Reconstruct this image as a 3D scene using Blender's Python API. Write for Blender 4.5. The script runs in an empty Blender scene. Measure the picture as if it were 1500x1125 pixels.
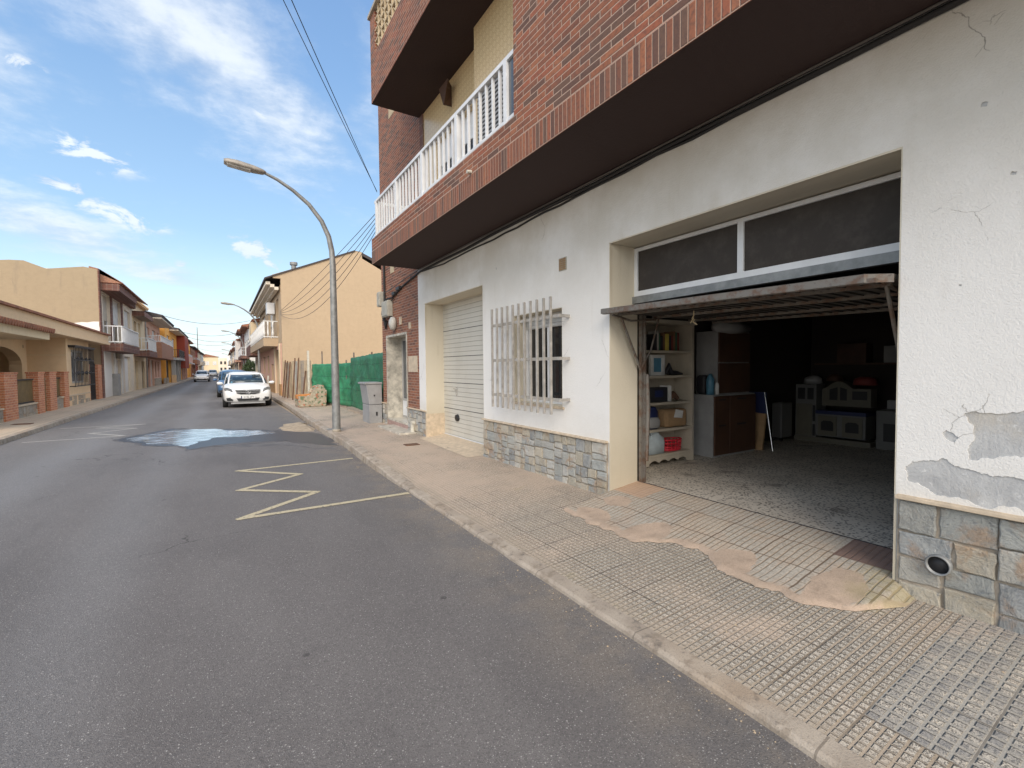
import bpy, bmesh, math, random
from mathutils import Vector, Matrix, noise
from mathutils.geometry import tessellate_polygon
random.seed(7)
S = bpy.context.scene
C = S.collection
PI = math.pi

# ------------------------------------------------------------------ node helper (maths on sockets)
class V:
    def __init__(s, g, k): s.g, s.k = g, k
    def _m(s, op, *a):
        n = s.g.nt.nodes.new('ShaderNodeMath'); n.operation = op
        for i, x in enumerate((s,) + a): s.g.put(n.inputs[i], x)
        return V(s.g, n.outputs[0])
    def __add__(s, o): return s._m('ADD', o)
    __radd__ = __add__
    def __sub__(s, o): return s._m('SUBTRACT', o)
    def __rsub__(s, o): return s.g.val(o) - s
    def __mul__(s, o): return s._m('MULTIPLY', o)
    __rmul__ = __mul__
    def __truediv__(s, o): return s._m('DIVIDE', o)
    def __neg__(s): return s * -1
    def floor(s): return s._m('FLOOR')
    def fract(s): return s._m('FRACT')
    def abs(s): return s._m('ABSOLUTE')
    def gt(s, o): return s._m('GREATER_THAN', o)
    def lt(s, o): return s._m('LESS_THAN', o)
    def max(s, o): return s._m('MAXIMUM', o)
    def min(s, o): return s._m('MINIMUM', o)
    def pow(s, o): return s._m('POWER', o)
    def mod(s, o): return s._m('FLOORED_MODULO', o)
    def sm(s, a, b):
        n = s.g.nt.nodes.new('ShaderNodeMapRange'); n.interpolation_type = 'SMOOTHSTEP'
        s.g.put(n.inputs[0], s); n.inputs[1].default_value = a; n.inputs[2].default_value = b
        return V(s.g, n.outputs[0])
class G:
    def __init__(s, nt): s.nt = nt
    def put(s, inp, x):
        if isinstance(x, V): s.nt.links.new(x.k, inp)
        elif isinstance(x, (tuple, list)):
            x = tuple(x)
            if inp.type == 'RGBA' and len(x) == 3: x += (1,)
            inp.default_value = x
        else:
            inp.default_value = (x, x, x, 1) if inp.type == 'RGBA' else (x,)*3 if inp.type == 'VECTOR' else x
    def val(s, x):
        n = s.nt.nodes.new('ShaderNodeValue'); n.outputs[0].default_value = x; return V(s, n.outputs[0])
    def node(s, t, out=0, **kw):
        n = s.nt.nodes.new(t)
        for k, v in kw.items():
            if k.startswith('i_'):
                q = k[2:]; s.put(n.inputs[int(q) if q.isdigit() else q.replace('_', ' ')], v)
            else: setattr(n, k, v)
        return V(s, n.outputs[out])
    def pos(s): return s.node('ShaderNodeNewGeometry', 'Position')
    def objco(s): return s.node('ShaderNodeTexCoord', 'Object')
    def nrm(s): return s.node('ShaderNodeNewGeometry', 'True Normal')
    def xyz(s, v):
        n = s.nt.nodes.new('ShaderNodeSeparateXYZ'); s.put(n.inputs[0], v); return [V(s, o) for o in n.outputs]
    def vec(s, x, y, z=0.0): return s.node('ShaderNodeCombineXYZ', i_0=x, i_1=y, i_2=z)
    def noise(s, sc, vec=None, det=4, rough=.55, dist=0): 
        return s.node('ShaderNodeTexNoise', 0, i_Vector=vec if vec is not None else s.pos(), i_Scale=sc, i_Detail=det, i_Roughness=rough, i_Distortion=dist)
    def white(s, v): return s.node('ShaderNodeTexWhiteNoise', 0, i_Vector=v)
    def voro(s, sc, vec=None, out=0, feat='F1'):
        return s.node('ShaderNodeTexVoronoi', out, feature=feat, i_Vector=vec if vec is not None else s.pos(), i_Scale=sc)
    def mix(s, f, a, b, mode='MIX'):
        n = s.nt.nodes.new('ShaderNodeMix'); n.data_type = 'RGBA'; n.blend_type = mode
        s.put(n.inputs[0], f); s.put(n.inputs[6], a); s.put(n.inputs[7], b); return V(s, n.outputs[2])
    def ramp(s, f, *st, const=False):
        n = s.nt.nodes.new('ShaderNodeValToRGB'); s.put(n.inputs[0], f); r = n.color_ramp
        if const: r.interpolation = 'CONSTANT'
        while len(r.elements) < len(st): r.elements.new(.5)
        for e, (p, c) in zip(r.elements, st): e.position = p; e.color = tuple(c) + (1,) if len(c) == 3 else c
        return V(s, n.outputs[0])
    def bump(s, h, d=.01, st=1.0): return s.node('ShaderNodeBump', i_Height=h, i_Distance=d, i_Strength=st)

# ------------------------------------------------------------------ camera
cam = bpy.data.objects.new('camera', bpy.data.cameras.new('camera')); C.objects.link(cam)
S.camera = cam
cam.data.sensor_width = 36; cam.data.lens = 16.396; cam.data.clip_start = .05; cam.data.clip_end = 5000
Rm = Matrix(((0.8491748, 0.02740519, -0.52740034), (-0.52803221, 0.02671222, -0.84880413), (-0.0091736, 0.99926744, 0.03715416)))
cam.matrix_world = Matrix.Translation((0, 0, 1.6)) @ Rm.to_4x4()

# ------------------------------------------------------------------ world, sun, exposure
SUN_EL, SUN_AZ = math.radians(36), math.radians(207)      # azimuth clockwise from +Y : behind the camera, slightly left
w = bpy.data.worlds.new('World'); S.world = w; w.use_nodes = True
g = G(w.node_tree); w.node_tree.nodes.clear()
sky = g.node('ShaderNodeTexSky', sky_type='NISHITA', sun_disc=False, sun_elevation=SUN_EL, sun_rotation=SUN_AZ, air_density=1.0, dust_density=.6, ozone_density=1.5)
d = g.node('ShaderNodeTexCoord', 'Generated')
x, y, z = g.xyz(d)
az = g.node('ShaderNodeMath', operation='ARCTAN2', i_0=x, i_1=y) * 57.2958
el = z._m('ARCSINE') * 57.2958
pv = g.vec(x / (z.max(0) + .12), y / (z.max(0) + .12), 0)       # cloud layer projected overhead
n1 = g.noise(1.5, pv, 8, .58, .4)
n2 = g.noise(5.5, pv, 6, .6, .2)
def blob(a, e, sa, se, rot=0):
    c_, s_ = math.cos(math.radians(rot)), math.sin(math.radians(rot))
    u = (az - a) * c_ + (el - e) * s_; v = (el - e) * c_ - (az - a) * s_
    q = (u / sa) * (u / sa) + (v / se) * (v / se)
    return (q * -1)._m('EXPONENT')
n4 = g.noise(14, g.vec(az / 57.3, el / 30, 0), 6, .62, .5).sm(.42, .62)
m = blob(-1, 30, 11, 5.5, -12)
m = m.max(blob(6, 26, 8, 4.5, -25) * .9)
m = m.max(blob(-18, 24, 7, 6, 40) * .7)
m = m.max(blob(6, 21, 9, 3.5, -30) * .5)
m = m.max(blob(-12, 12.2, 8, 2.2, -14) * 1.0)
m = m.max(blob(-4, 9.2, 7, 1.3, -8) * .95)
m = m.max(blob(0, 6.0, 14, 1.2, 2) * .8)
m = m.max(blob(17, 30, 5, 12, 0) * .55)
m = m.max(blob(-4, 2.0, 60, 4.2, 0) * .62)
for a_, e_, s1, s2 in ((-9.6, 18.9, 2.2, .8), (4.6, 26.6, 1.0, 1.3), (3.2, 12.6, 1.8, .8), (4.8, 11.2, 1.4, .6), (-11.5, 15.8, 1.4, .5), (-7.5, 14.2, 2.4, .7), (7.4, 10.8, 1.6, .5), (-13.6, 24.2, 1.0, .4), (-3, 9.9, 1.6, .5)):
    m = m.max(blob(a_, e_, s1 * 1.5, s2 * 1.5, -10) * (n4 * 1.75))
for a_, e_, s1, s2 in ((60, 40, 30, 12), (120, 30, 40, 10), (-80, 35, 30, 10), (180, 45, 50, 16), (-130, 25, 30, 9)):
    m = m.max(blob(a_, e_, s1, s2) * .8)
cb = (az.abs()).sm(62, 110)                                   # bright cloud added behind the camera, out of view, for neutral light
m = m.max(cb * .95)
n3 = g.noise(16, pv, 6, .65)
cov = ((m * 1.1 + (n1 - .5) * 1.3 + (n2 - .5) * 1.1 + (n3 - .5) * .5) - .30).sm(-.15, 1.0)
lit = (n1 * .9 + n2 * .7 + n3 * .3 + m * .15).sm(.80, 1.22)
hz = (el * -1 / 15)._m('EXPONENT').min(1)
gl = (az + 5).abs().sm(30, 3) * (16 - el).sm(0, 6)
cl = g.mix(lit, (3.3, 3.9, 4.8), (6.0, 6.3, 6.6))
cl = g.mix(gl * .45, cl, (4.0, 4.5, 5.1))
cl = g.mix(cb, cl, (13.4, 12.9, 12.3))
base = g.mix(.60, sky, g.ramp(el / 40, (0, (6.2, 6.9, 6.8)), (.12, (5.3, 6.7, 7.2)), (.35, (2.9, 4.6, 6.4)), (.75, (1.8, 3.3, 5.7)), (1, (1.5, 2.8, 5.2))))
col = g.mix(cov * .78, base, cl)
bg = g.node('ShaderNodeBackground', i_Color=col, i_Strength=.094)
out = w.node_tree.nodes.new('ShaderNodeOutputWorld'); w.node_tree.links.new(bg.k, out.inputs[0])
sun = bpy.data.objects.new('sun', bpy.data.lights.new('sun', 'SUN')); C.objects.link(sun)
sun.data.energy = 1.35; sun.data.angle = math.radians(35); sun.data.color = (1, .89, .76)
sd = Vector((math.sin(SUN_AZ)*math.cos(SUN_EL), math.cos(SUN_AZ)*math.cos(SUN_EL), math.sin(SUN_EL)))
sun.rotation_euler = sd.to_track_quat('Z', 'Y').to_euler()
S.view_settings.view_transform = 'Standard'; S.view_settings.look = 'None'; S.view_settings.exposure = .90
S.render.engine = 'CYCLES'; S.cycles.max_bounces = 6; S.cycles.use_denoising = True

# ------------------------------------------------------------------ materials
MATS = {}
def mat(name, fn, rough=.8, metal=0, **kw):
    m = bpy.data.materials.new(name); m.use_nodes = True
    g = G(m.node_tree); b = m.node_tree.nodes['Principled BSDF']
    b.inputs['Roughness'].default_value = rough; b.inputs['Metallic'].default_value = metal
    for k, v in kw.items(): g.put(b.inputs[k.replace('_', ' ')], v)
    r = fn(g) if callable(fn) else fn
    if isinstance(r, dict):
        for k, v in r.items(): g.put(b.inputs[k], v)
    else: g.put(b.inputs['Base Color'], r)
    MATS[name] = m; return m
def mul(c, f): return tuple(min(1, a*f) for a in c)
def worn(name, c, rough=.7, metal=0, sc=4, amt=.22, bump=.002, fine=60, **kw):
    def fn(g):
        p = g.objco()
        n = g.noise(sc, p, 6, .65); f = g.noise(fine, p, 3)
        col = g.mix(n.sm(.25, .75), mul(c, 1-amt), mul(c, 1+amt*.6))
        col = g.mix((f - .5).abs() * amt * 2, col, mul(c, .6))
        d = {'Base Color': col, 'Roughness': n * .25 + (rough - .12)}
        if bump: d['Normal'] = g.bump(f, bump, .6)
        return d
    return mat(name, fn, rough, metal, **kw)
def wallco(g):
    px, py, pz = g.xyz(g.pos()); nx, ny, nz = g.xyz(g.nrm())
    k = nx.abs().gt(.6)
    return py * k + px * (1 - k), pz

def asphalt(g):
    px, py, pz = g.xyz(g.pos()); P = g.pos()
    big = g.noise(.22, P, 5, .6); mid = g.noise(1.1, g.vec(px, py * .4), 6, .65)
    f = g.noise(230, P, 3, .75); v = g.voro(170, P, 1); vd = g.voro(170, P)
    spk = g.xyz(v)[0]
    c = g.mix(big.sm(.3, .7), (.135, .124, .119), (.175, .161, .154))
    c = g.mix(mid.sm(.35, .7) * .6, c, (.20, .186, .176))
    c = g.mix(g.noise(.45, g.vec(px * 1.6, py * .35), 5, .6).sm(.48, .7) * .45, c, (.085, .079, .077))
    wv = (g.noise(.25, P, 3) - .5) * .7
    trk = ((px + 2.6 + wv).abs()).sm(.65, .05).max(((px + .9 + wv).abs()).sm(.55, .05) * .6)
    c = g.mix(trk * .65, c, (.25, .243, .237))
    lane = (px * -1 - .6).sm(0, 2.5)
    c = g.mix(lane * .45, c, (.225, .22, .215))
    oil = ((px + 1.75 + wv).abs()).sm(.35, .05) * g.noise(1.3, g.vec(px, py * .5), 5, .7).sm(.5, .7)
    c = g.mix(oil * .35, c, (.07, .066, .064))
    edge = px.sm(1.2, 1.98) * g.noise(2.2, P, 6, .7).sm(.38, .62)
    c = g.mix(edge * .6, c, (.27, .225, .175))
    c = g.mix(spk.gt(.90) * vd.lt(.4) * .6, c, (.48, .46, .43))
    c = g.mix(spk.lt(.25) * .40, c, (.06, .057, .055))
    v2 = g.voro(75, P); q2 = g.xyz(g.voro(75, P, 1))[0]
    c = g.mix(q2.gt(.93) * v2.lt(.28) * .7, c, (.50, .48, .45))
    c = g.mix(f.sm(.4, .75) * .30, c, (.07, .066, .064))
    st = g.noise(2.3, P, 5, .6).sm(.66, .76)
    c = g.mix(st * .45, c, (.055, .052, .05))
    drop = g.voro(2.1, P); dr = g.xyz(g.voro(2.1, P, 1))[0]
    c = g.mix(drop.lt(.05) * dr.gt(.55) * .6, c, (.04, .038, .036))
    dv = g.node('ShaderNodeVectorMath', operation='ADD', i_0=P, i_1=g.node('ShaderNodeVectorMath', operation='SCALE', i_0=g.node('ShaderNodeTexNoise', 1, i_Vector=P, i_Scale=2.5, i_Detail=5.0), i_Scale=.5))
    cr = g.voro(.32, dv, 0, 'DISTANCE_TO_EDGE').lt(.0022) * g.noise(.35, P, 2).sm(.52, .58)
    c = g.mix(cr * .7, c, (.045, .042, .04))
    return {'Base Color': c, 'Roughness': .80 - trk * .12, 'Normal': g.bump(f * .6 + vd + mid * .6, .004, .6)}
mat('asphalt', asphalt)

T = .335
def tiles(ox, oy, size=T, nb=8, tan=0.0, ramp=False):
    def fn(g):
        px, py, pz = g.xyz(g.pos()); P = g.pos()
        wob = (g.noise(9, P, 2) - .5) * .006
        u = (px - ox + wob) / size; v = (py - oy + wob) / size
        tid = g.vec(u.floor(), v.floor(), 3.3); r = g.white(tid); r2 = g.white(g.vec(v.floor(), u.floor(), 9.1))
        sqt = px.gt(2.352) * py.lt(.885)
        nbv = sqt * -2 + nb
        fu = (u * nbv).fract(); fv = (v * nbv).fract()
        gu = (fu - .5).abs().sm(.33, .43)          # grooves running along Y, shallow
        gv = (fv - .5).abs().sm(.31, .42)          # grooves running along X, deep
        sq = r.gt(.80)
        gu = (gu * .9).max(sqt * (fu - .5).abs().sm(.27, .38))
        wear = (.70 + g.noise(6, P, 3) * .6).min(1)
        groove = gu.max(gv) * wear
        ju = (u.fract() - .5).abs().gt(.488); jv = (v.fract() - .5).abs().gt(.488)
        # double width joint every second tile
        j = ju.max(jv)
        agg = g.voro(230, P, 1); ag = g.xyz(agg)[0]
        fine = g.noise(300, P, 2, .7)
        warm = (g.noise(.9, P, 5, .65) + (py - 1.5).sm(0, 4) * .35 + (r - .5) * .12).sm(.40, .85)
        top = g.mix(warm, (.47, .42, .35), (.66, .525, .41))
        top = g.mix(r2.gt(.88) * .18, top, (.2, .2, .2))
        top = g.mix(ag.gt(.70) * .6, top, (.68, .62, .52))
        top = g.mix(ag.lt(.32) * .75, top, (.085, .08, .075))
        gr = g.mix(g.noise(3, P, 4).sm(.3, .7), (.30, .235, .165), (.42, .335, .25))
        sqz = px.gt(2.352) * py.lt(.885)
        gr = g.mix(sqz, gr, (.36, .34, .30))
        c = g.mix(gv * wear * .85, top, gr)
        c = g.mix(gu * (1 - gv) * wear * .72, c, g.mix(sqt, (.235, .185, .135), (.33, .31, .275)))
        c = g.mix(j * g.noise(1.5, P, 4).sm(.35, .6) * .8, c, (.10, .08, .062))
        fill = (g.noise(.9, P, 5, .65) + (py - 2.5).sm(0, 4) * .12).sm(.50, .72) * .7           # sandy dirt filling the relief
        c = g.mix(fill, c, (.55, .43, .33))
        edge = (2.30 - px).sm(0, .22) * 1.0
        c = g.mix(edge * g.noise(5, P, 4).sm(.25, .55) * .9, c, (.42, .35, .27))
        dark = g.noise(1.7, P, 5, .6).sm(.60, .8)
        c = g.mix(dark * .40, c, (.15, .13, .11))
        top_blue = 0
        c = g.mix(sqt * (1 - groove) * g.noise(5, P, 4).sm(.4, .6) * .6, c, (.17, .175, .185))
        yell = g.noise(2.6, P, 5, .6).sm(.62, .75) 
        c = g.mix(yell * .25, c, (.34, .30, .12))
        h = (1 - groove) * (1 - j) * (1 - fill * .6) + ag * .15
        return {'Base Color': c, 'Roughness': .85, 'Normal': g.bump(h, .010, 1.0)}
    return fn
mat('relief_tiles', tiles(2.35, .885))
def ramp_tiles(g):
    px, py, pz = g.xyz(g.pos()); P = g.pos()
    n = g.noise(5, P, 5, .6); f = g.noise(140, P, 3, .7)
    wob = (g.noise(7, P, 2) - .5) * .012
    u = (px - 3.76 + wob) / .33; v = (py - 1.22 + wob) / .39
    gv = ((v * 8).fract() - .5).abs().sm(.33, .46); gu = ((u * 4).fract() - .5).abs().sm(.42, .49)
    gr = gv.max(gu * .6) * (g.noise(4, P, 4).sm(.25, .6) * .7 + .3)
    r = g.white(g.vec(u.floor(), v.floor(), 1.7))
    t = g.mix(r, (.50, .42, .33), (.45, .41, .35))
    t = g.mix(g.noise(60, P, 3, .7).sm(.42, .62) * .5, t, (.22, .19, .155))
    t = g.mix(n.sm(.45, .7) * .5, t, (.46, .34, .25))
    t = g.mix(gr * .8, t, (.26, .19, .12))
    j = ((u.fract() - .5).abs().gt(.485)).max((v.fract() - .5).abs().gt(.485))
    t = g.mix(j * .8, t, (.13, .09, .06))
    t = g.mix((py.lt(1.62)) * px.gt(3.74) * .92, t, g.mix(gr * .4, (.20, .125, .10), (.12, .075, .06)))
    t = g.mix((py.gt(3.4)) * px.gt(3.70) * .75, t, (.50, .33, .22))
    mort = g.mix(n.sm(.3, .7), (.53, .40, .30), (.43, .33, .25))
    mort = g.mix(f.sm(.45, .7) * .45, mort, (.17, .12, .085))
    mort = g.mix(g.noise(11, P, 6, .7).sm(.5, .7) * .5, mort, (.24, .18, .13))
    ed = g.node('ShaderNodeAttribute', 'Fac', attribute_name='edge')
    nn = (g.noise(5, P, 6, .65) - .5)
    k = (ed * -1 + .075 + nn * .16).sm(-.03, .03)
    for cx, cy, rx_, ry_ in ((3.14, 2.84, .26, .17), (3.18, 2.06, .24, .16), (3.30, 1.42, .30, .15), (3.12, 3.5, .14, .22), (3.5, 3.55, .12, .16)):
        q = ((px - cx) / rx_) * ((px - cx) / rx_) + ((py - cy) / ry_) * ((py - cy) / ry_)
        k = k.max((q * -1 + 1 + nn * 1.8).sm(-.1, .15))
    k = k * px.lt(3.74)
    yl = g.noise(6, P, 5, .7).sm(.35, .55) * (1.50 - py).sm(0, .25) * (px - 3.2).sm(0, .2) * px.lt(3.75)
    c = g.mix(k, t, mort); c = g.mix(yl * .45, c, (.34, .29, .13))
    c = g.mix(g.noise(1.9, P, 5).sm(.6, .8) * .5, c, (.16, .13, .11))
    h = (1 - gr) * (1 - k) * (1 - j) + f * .15 + k * n * 1.5
    return {'Base Color': c, 'Roughness': .88, 'Normal': g.bump(h, .006, .8)}
mat('ramp_tiles', ramp_tiles)
def kerbm(g):
    px, py, pz = g.xyz(g.pos()); P = g.pos()
    n = g.noise(3.5, P, 6, .65); f = g.noise(120, P, 3, .7)
    c = g.mix(n.sm(.3, .7), (.45, .385, .31), (.33, .275, .22))
    c = g.mix(g.noise(1.1, P, 5).sm(.5, .7) * .6, c, (.38, .28, .19))
    c = g.mix(f.sm(.5, .75) * .5, c, (.12, .105, .09))
    j = ((py / 1.0 + g.noise(.8, P, 2) * .2).fract() - .5).abs().gt(.495)
    c = g.mix(g.noise(6, P, 6, .7).sm(.5, .62) * .55, c, (.20, .155, .11))
    c = g.mix(j * .55, c, (.1, .08, .06))
    c = g.mix(g.noise(14, P, 4).sm(.58, .7) * .5, c, (.10, .09, .08))
    return {'Base Color': c, 'Normal': g.bump(f + n * 2, .006, .7)}
mat('kerb_stone', kerbm, .85)
def farpave(g):
    px, py, pz = g.xyz(g.pos()); P = g.pos()
    n = g.noise(.5, P, 5, .6)
    c = g.mix(n.sm(.3, .7), (.56, .45, .33), (.46, .39, .30))
    gr = ((py / .10).fract() - .5).abs().sm(.35, .48)
    j = ((py / .4).fract() - .5).abs().gt(.47).max(((px / .4).fract() - .5).abs().gt(.47))
    c = g.mix(gr * .25, c, (.18, .14, .10)); c = g.mix(j * .4, c, (.14, .11, .09))
    c = g.mix(g.noise(40, P, 3, .7).sm(.5, .7) * .3, c, (.18, .16, .14))
    return {'Base Color': c, 'Normal': g.bump(gr, .004)}
mat('far_pavement', farpave, .88)

def stucco(name, c, stain=(.42, .36, .24), amt=.5, grain=110, dirt=.35, top=None, crack=False, b=.004):
    def fn(g):
        P = g.pos(); u, v = wallco(g); px, py, pz = g.xyz(P)
        n = g.noise(.8, P, 6, .65); f = g.noise(grain, P, 3, .65); s = g.noise(1.6, g.vec(u * 2.2, v * .35), 6, .6)
        col = g.mix(n.sm(.3, .75) * .3, c, mul(c, .86))
        col = g.mix(s.sm(.55, .8) * amt, col, stain)
        if grain < 60: col = g.mix(g.noise(5, P, 6, .7).sm(.4, .7) * .22, col, mul(c, .7)); col = g.mix(((pz / .4).fract() - .5).abs().gt(.48) * g.noise(2, P, 3).sm(.4, .6) * .18, col, mul(c, .65))
        if top: col = g.mix(pz.sm(*top) * n.sm(.25, .6) * .35, col, stain)  # warm shading towards the wall top, painted in with the stain colour
        low = (1.15 - pz + (n - .5) * 1.1).sm(0, .9)
        col = g.mix(low * dirt, col, mul(stain, .95))
        col = g.mix(f.sm(.55, .8) * .12, col, mul(c, .35))
        h = f * 1.0 + g.noise(grain / 3, P, 2) * .6
        if crack:
            cr = g.voro(1.1, g.node('ShaderNodeMixRGB', i_Fac=.12, i_Color1=P, i_Color2=g.node('ShaderNodeTexNoise', 1, i_Scale=5, i_Vector=P, i_Detail=4)), 0, 'DISTANCE_TO_EDGE')
            k = cr.lt(.0016) * g.noise(1.3, P, 2).sm(.60, .64)
            k = k.max(g.voro(2.2, g.node('ShaderNodeMixRGB', i_Fac=.10, i_Color1=P, i_Color2=g.node('ShaderNodeTexNoise', 1, i_Scale=7, i_Vector=P, i_Detail=4)), 0, 'DISTANCE_TO_EDGE').lt(.0028) * g.noise(2.6, P, 2).sm(.55, .58) * py.lt(1.3) * .7)
            col = g.mix(k * .7, col, (.25, .23, .2)); h = h - k * 3
        return {'Base Color': col, 'Normal': g.bump(h * (n * 1.2 + .3), b, .7)}
    return mat(name, fn, .88)
stucco('white_stucco', (.82, .80, .765), top=(1.8, 3.4), amt=.30, crack=True, b=.006, grain=100)
def bare(g):
    P = g.pos(); n = g.noise(4, P, 7, .7, .5); f = g.noise(60, P, 4, .7)
    c = g.mix(n.sm(.3, .7), (.40, .40, .40), (.56, .56, .55)); c = g.mix(g.noise(2.5, P, 5).sm(.5, .7) * .5, c, (.50, .43, .33))
    c = g.mix(f.sm(.5, .75) * .3, c, (.25, .25, .24)); c = g.mix(g.noise(18, P, 5, .7).sm(.6, .68) * .7, c, (.70, .69, .67))
    return {'Base Color': c, 'Normal': g.bump(n * 2 + f, .006, .8)}
mat('bare_render', bare, .9)
stucco('reveal_cream', (.66, .60, .48), stain=(.34, .27, .16), amt=.6, dirt=.3)
stucco('tan_render', (.47, .355, .235), stain=(.33, .25, .17), amt=.35, grain=25, dirt=.1, b=.01)
stucco('bungalow_render', (.74, .55, .35), stain=(.5, .38, .25), amt=.3, grain=30, dirt=.1)
stucco('tan_old_render', (.37, .295, .195), stain=(.24, .20, .15), amt=.7, grain=20, dirt=.15, b=.01)
stucco('cream_render', (.72, .59, .40), stain=(.36, .28, .19), amt=.4, grain=30, dirt=.2)
stucco('beige_render', (.74, .66, .54), stain=(.38, .32, .25), amt=.4, grain=30, dirt=.2)
stucco('peach_render', (.72, .50, .29), stain=(.36, .24, .15), amt=.25, grain=30, dirt=.15)
stucco('orange_render', (.85, .42, .09), stain=(.5, .22, .06), amt=.25, grain=30, dirt=.1)
stucco('red_render', (.30, .06, .035), stain=(.2, .05, .04), amt=.3, grain=30, dirt=.1)
stucco('pink_render', (.68, .42, .32), stain=(.36, .2, .16), amt=.3, grain=30, dirt=.2)
stucco('grey_render', (.42, .41, .39), stain=(.28, .27, .26), amt=.4, grain=30, dirt=.2)
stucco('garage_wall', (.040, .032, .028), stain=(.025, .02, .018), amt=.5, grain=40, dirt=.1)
stucco('white_paint_wall', (.76, .75, .72), stain=(.45, .42, .38), amt=.35, grain=60, dirt=.25)
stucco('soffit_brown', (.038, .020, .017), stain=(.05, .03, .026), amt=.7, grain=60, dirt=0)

def bricks(name, bw, bh, pal, mortar, mw=.008, offs=.5, z0=0.0, bump=.006):
    def fn(g):
        u, v = wallco(g); P = g.pos()
        v = (v - z0) / bh; row = v.floor()
        u = u / bw + row * offs
        r = g.white(g.vec(u.floor(), row, 2.0)); r2 = g.white(g.vec(row, u.floor(), 7.0))
        eu = ((u.fract() - .5).abs() * -1 + .5) * bw; ev = ((v.fract() - .5).abs() * -1 + .5) * bh
        e = eu.min(ev) + (g.noise(60, P, 2) - .5) * .003
        mk = e.sm(mw * .75, mw * .35)
        c = g.ramp(r, *[(i / len(pal), q) for i, q in enumerate(pal)], const=True)
        c = g.mix(g.noise(28, P, 5, .7).sm(.42, .72) * .6, c, (.07, .045, .04))
        c = g.mix(r2 * .15, c, (.24, .12, .08))
        c = g.mix(mk, c, mortar)
        c = g.mix(g.noise(1.2, P, 4).sm(.5, .8) * .25, c, (.2, .14, .11))
        return {'Base Color': c, 'Normal': g.bump(e.min(mw) / mw + g.noise(50, P, 3) * .35, bump, .9)}
    return mat(name, fn, .85)
PAL = [(.22, .082, .045), (.27, .098, .05), (.19, .072, .042), (.33, .125, .062), (.24, .085, .045), (.125, .064, .046), (.29, .105, .052), (.14, .078, .054), (.23, .088, .05), (.31, .10, .052)]
bricks('facade_brick', .25, .060, PAL, (.43, .30, .23), mw=.009)
bricks('soldier_brick', .060, .245, PAL, (.40, .27, .20), mw=.008, offs=0, z0=3.705)
bricks('entrance_brick', .20, .060, [(.30, .105, .055), (.24, .085, .05), (.16, .07, .05), (.34, .125, .065), (.27, .095, .05)], (.36, .24, .17), mw=.012)
bricks('orange_brick', .24, .075, [(.62, .23, .11), (.66, .27, .13), (.56, .20, .10)], (.62, .42, .30), mw=.012)
bricks('brown_tile_cladding', .22, .22, [(.17, .075, .055), (.21, .09, .065), (.14, .065, .055)], (.30, .24, .2), mw=.01, offs=0)
bricks('terracotta_brick', .25, .07, [(.38, .17, .10), (.34, .15, .09)], (.42, .28, .2), mw=.01)
bricks('ochre_block_tile', .3, .2, [(.50, .29, .12), (.45, .25, .10)], (.4, .28, .16), mw=.01)
bricks('concrete_block', .4, .2, [(.42, .36, .28), (.48, .40, .30), (.38, .33, .27)], (.30, .26, .22), mw=.015)

def loggia_tile(g):
    u, v = wallco(g); s = .10; a = u / s; b = v / s
    fu = a.fract() - .5; fv = b.fract() - .5
    r = (fu * fu + fv * fv)._m('SQRT')
    pat = (r - .26).abs().lt(.06).max(r.lt(.10)).max((fu.abs() + fv.abs() - .5).abs().lt(.04))
    c = g.mix(pat * .6, (.72, .57, .34), (.42, .27, .13))
    e = fu.abs().max(fv.abs()).gt(.48)
    return {'Base Color': g.mix(e * .7, c, (.36, .28, .18)), 'Roughness': .3}
mat('patterned_tile', loggia_tile)
def stonem(g):
    P = g.pos(); a = g.node('ShaderNodeAttribute', 'Color', attribute_name='Col')
    n = g.noise(6, P, 8, .72, 1.2); f = g.noise(70, P, 4, .75); l = g.noise(3.5, P, 6, .65, .8)
    c = g.mix(n.sm(.3, .7) * .75, a, g.mix(.55, a, (.50, .50, .46)))
    c = g.mix(l.sm(.50, .66) * .65, c, g.mix(n.sm(.4, .6), (.45, .29, .17), (.33, .20, .11)))
    c = g.mix(g.noise(9, P, 6, .7, 1.5).sm(.56, .66) * .55, c, (.17, .19, .205))
    c = g.mix(f.sm(.50, .75) * .45, c, (.12, .12, .115))
    c = g.mix(g.noise(24, P, 4, .7).sm(.62, .7) * .6, c, (.62, .60, .55))
    return {'Base Color': c, 'Normal': g.bump(n * 3 + f * .6 + l, .016, .9)}
mat('plinth_stone', stonem, .8)
worn('stone_mortar', (.40, .34, .27), .9, sc=7, amt=.5, bump=.006)
worn('cap_stone', (.60, .49, .36), .8, sc=12)
worn('white_aluminium', (.72, .73, .74), .45, sc=3, amt=.12, bump=0)
worn('painted_grille', (.40, .375, .34), .5, sc=9, amt=.3)
worn('galvanised_steel', (.27, .275, .27), .5, .35, sc=7, amt=.3)
worn('lamp_housing', (.33, .30, .26), .5, .2, sc=8)
worn('frosted_glass', (.55, .53, .48), .35, sc=5, bump=0)
def transom(g):
    P = g.pos(); n = g.noise(6, P, 6, .7)
    c = g.mix(n.sm(.4, .8), (.052, .045, .040), (.080, .070, .062))
    return {'Base Color': c, 'Roughness': .75, 'Specular IOR Level': .2}
mat('dusty_dark_glass', transom)
mat('window_glass', (.02, .022, .025), .06)
mat('mirror_glass', lambda g: g.mix(g.noise(.7), (.05, .06, .07), (.12, .13, .14)), .1)
worn('shutter_white', (.62, .62, .60), .6, sc=3)
worn('marble', (.56, .52, .44), .3, sc=6, amt=.45, bump=0)
worn('pink_granite', (.45, .30, .26), .5, sc=40, amt=.6)
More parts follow.
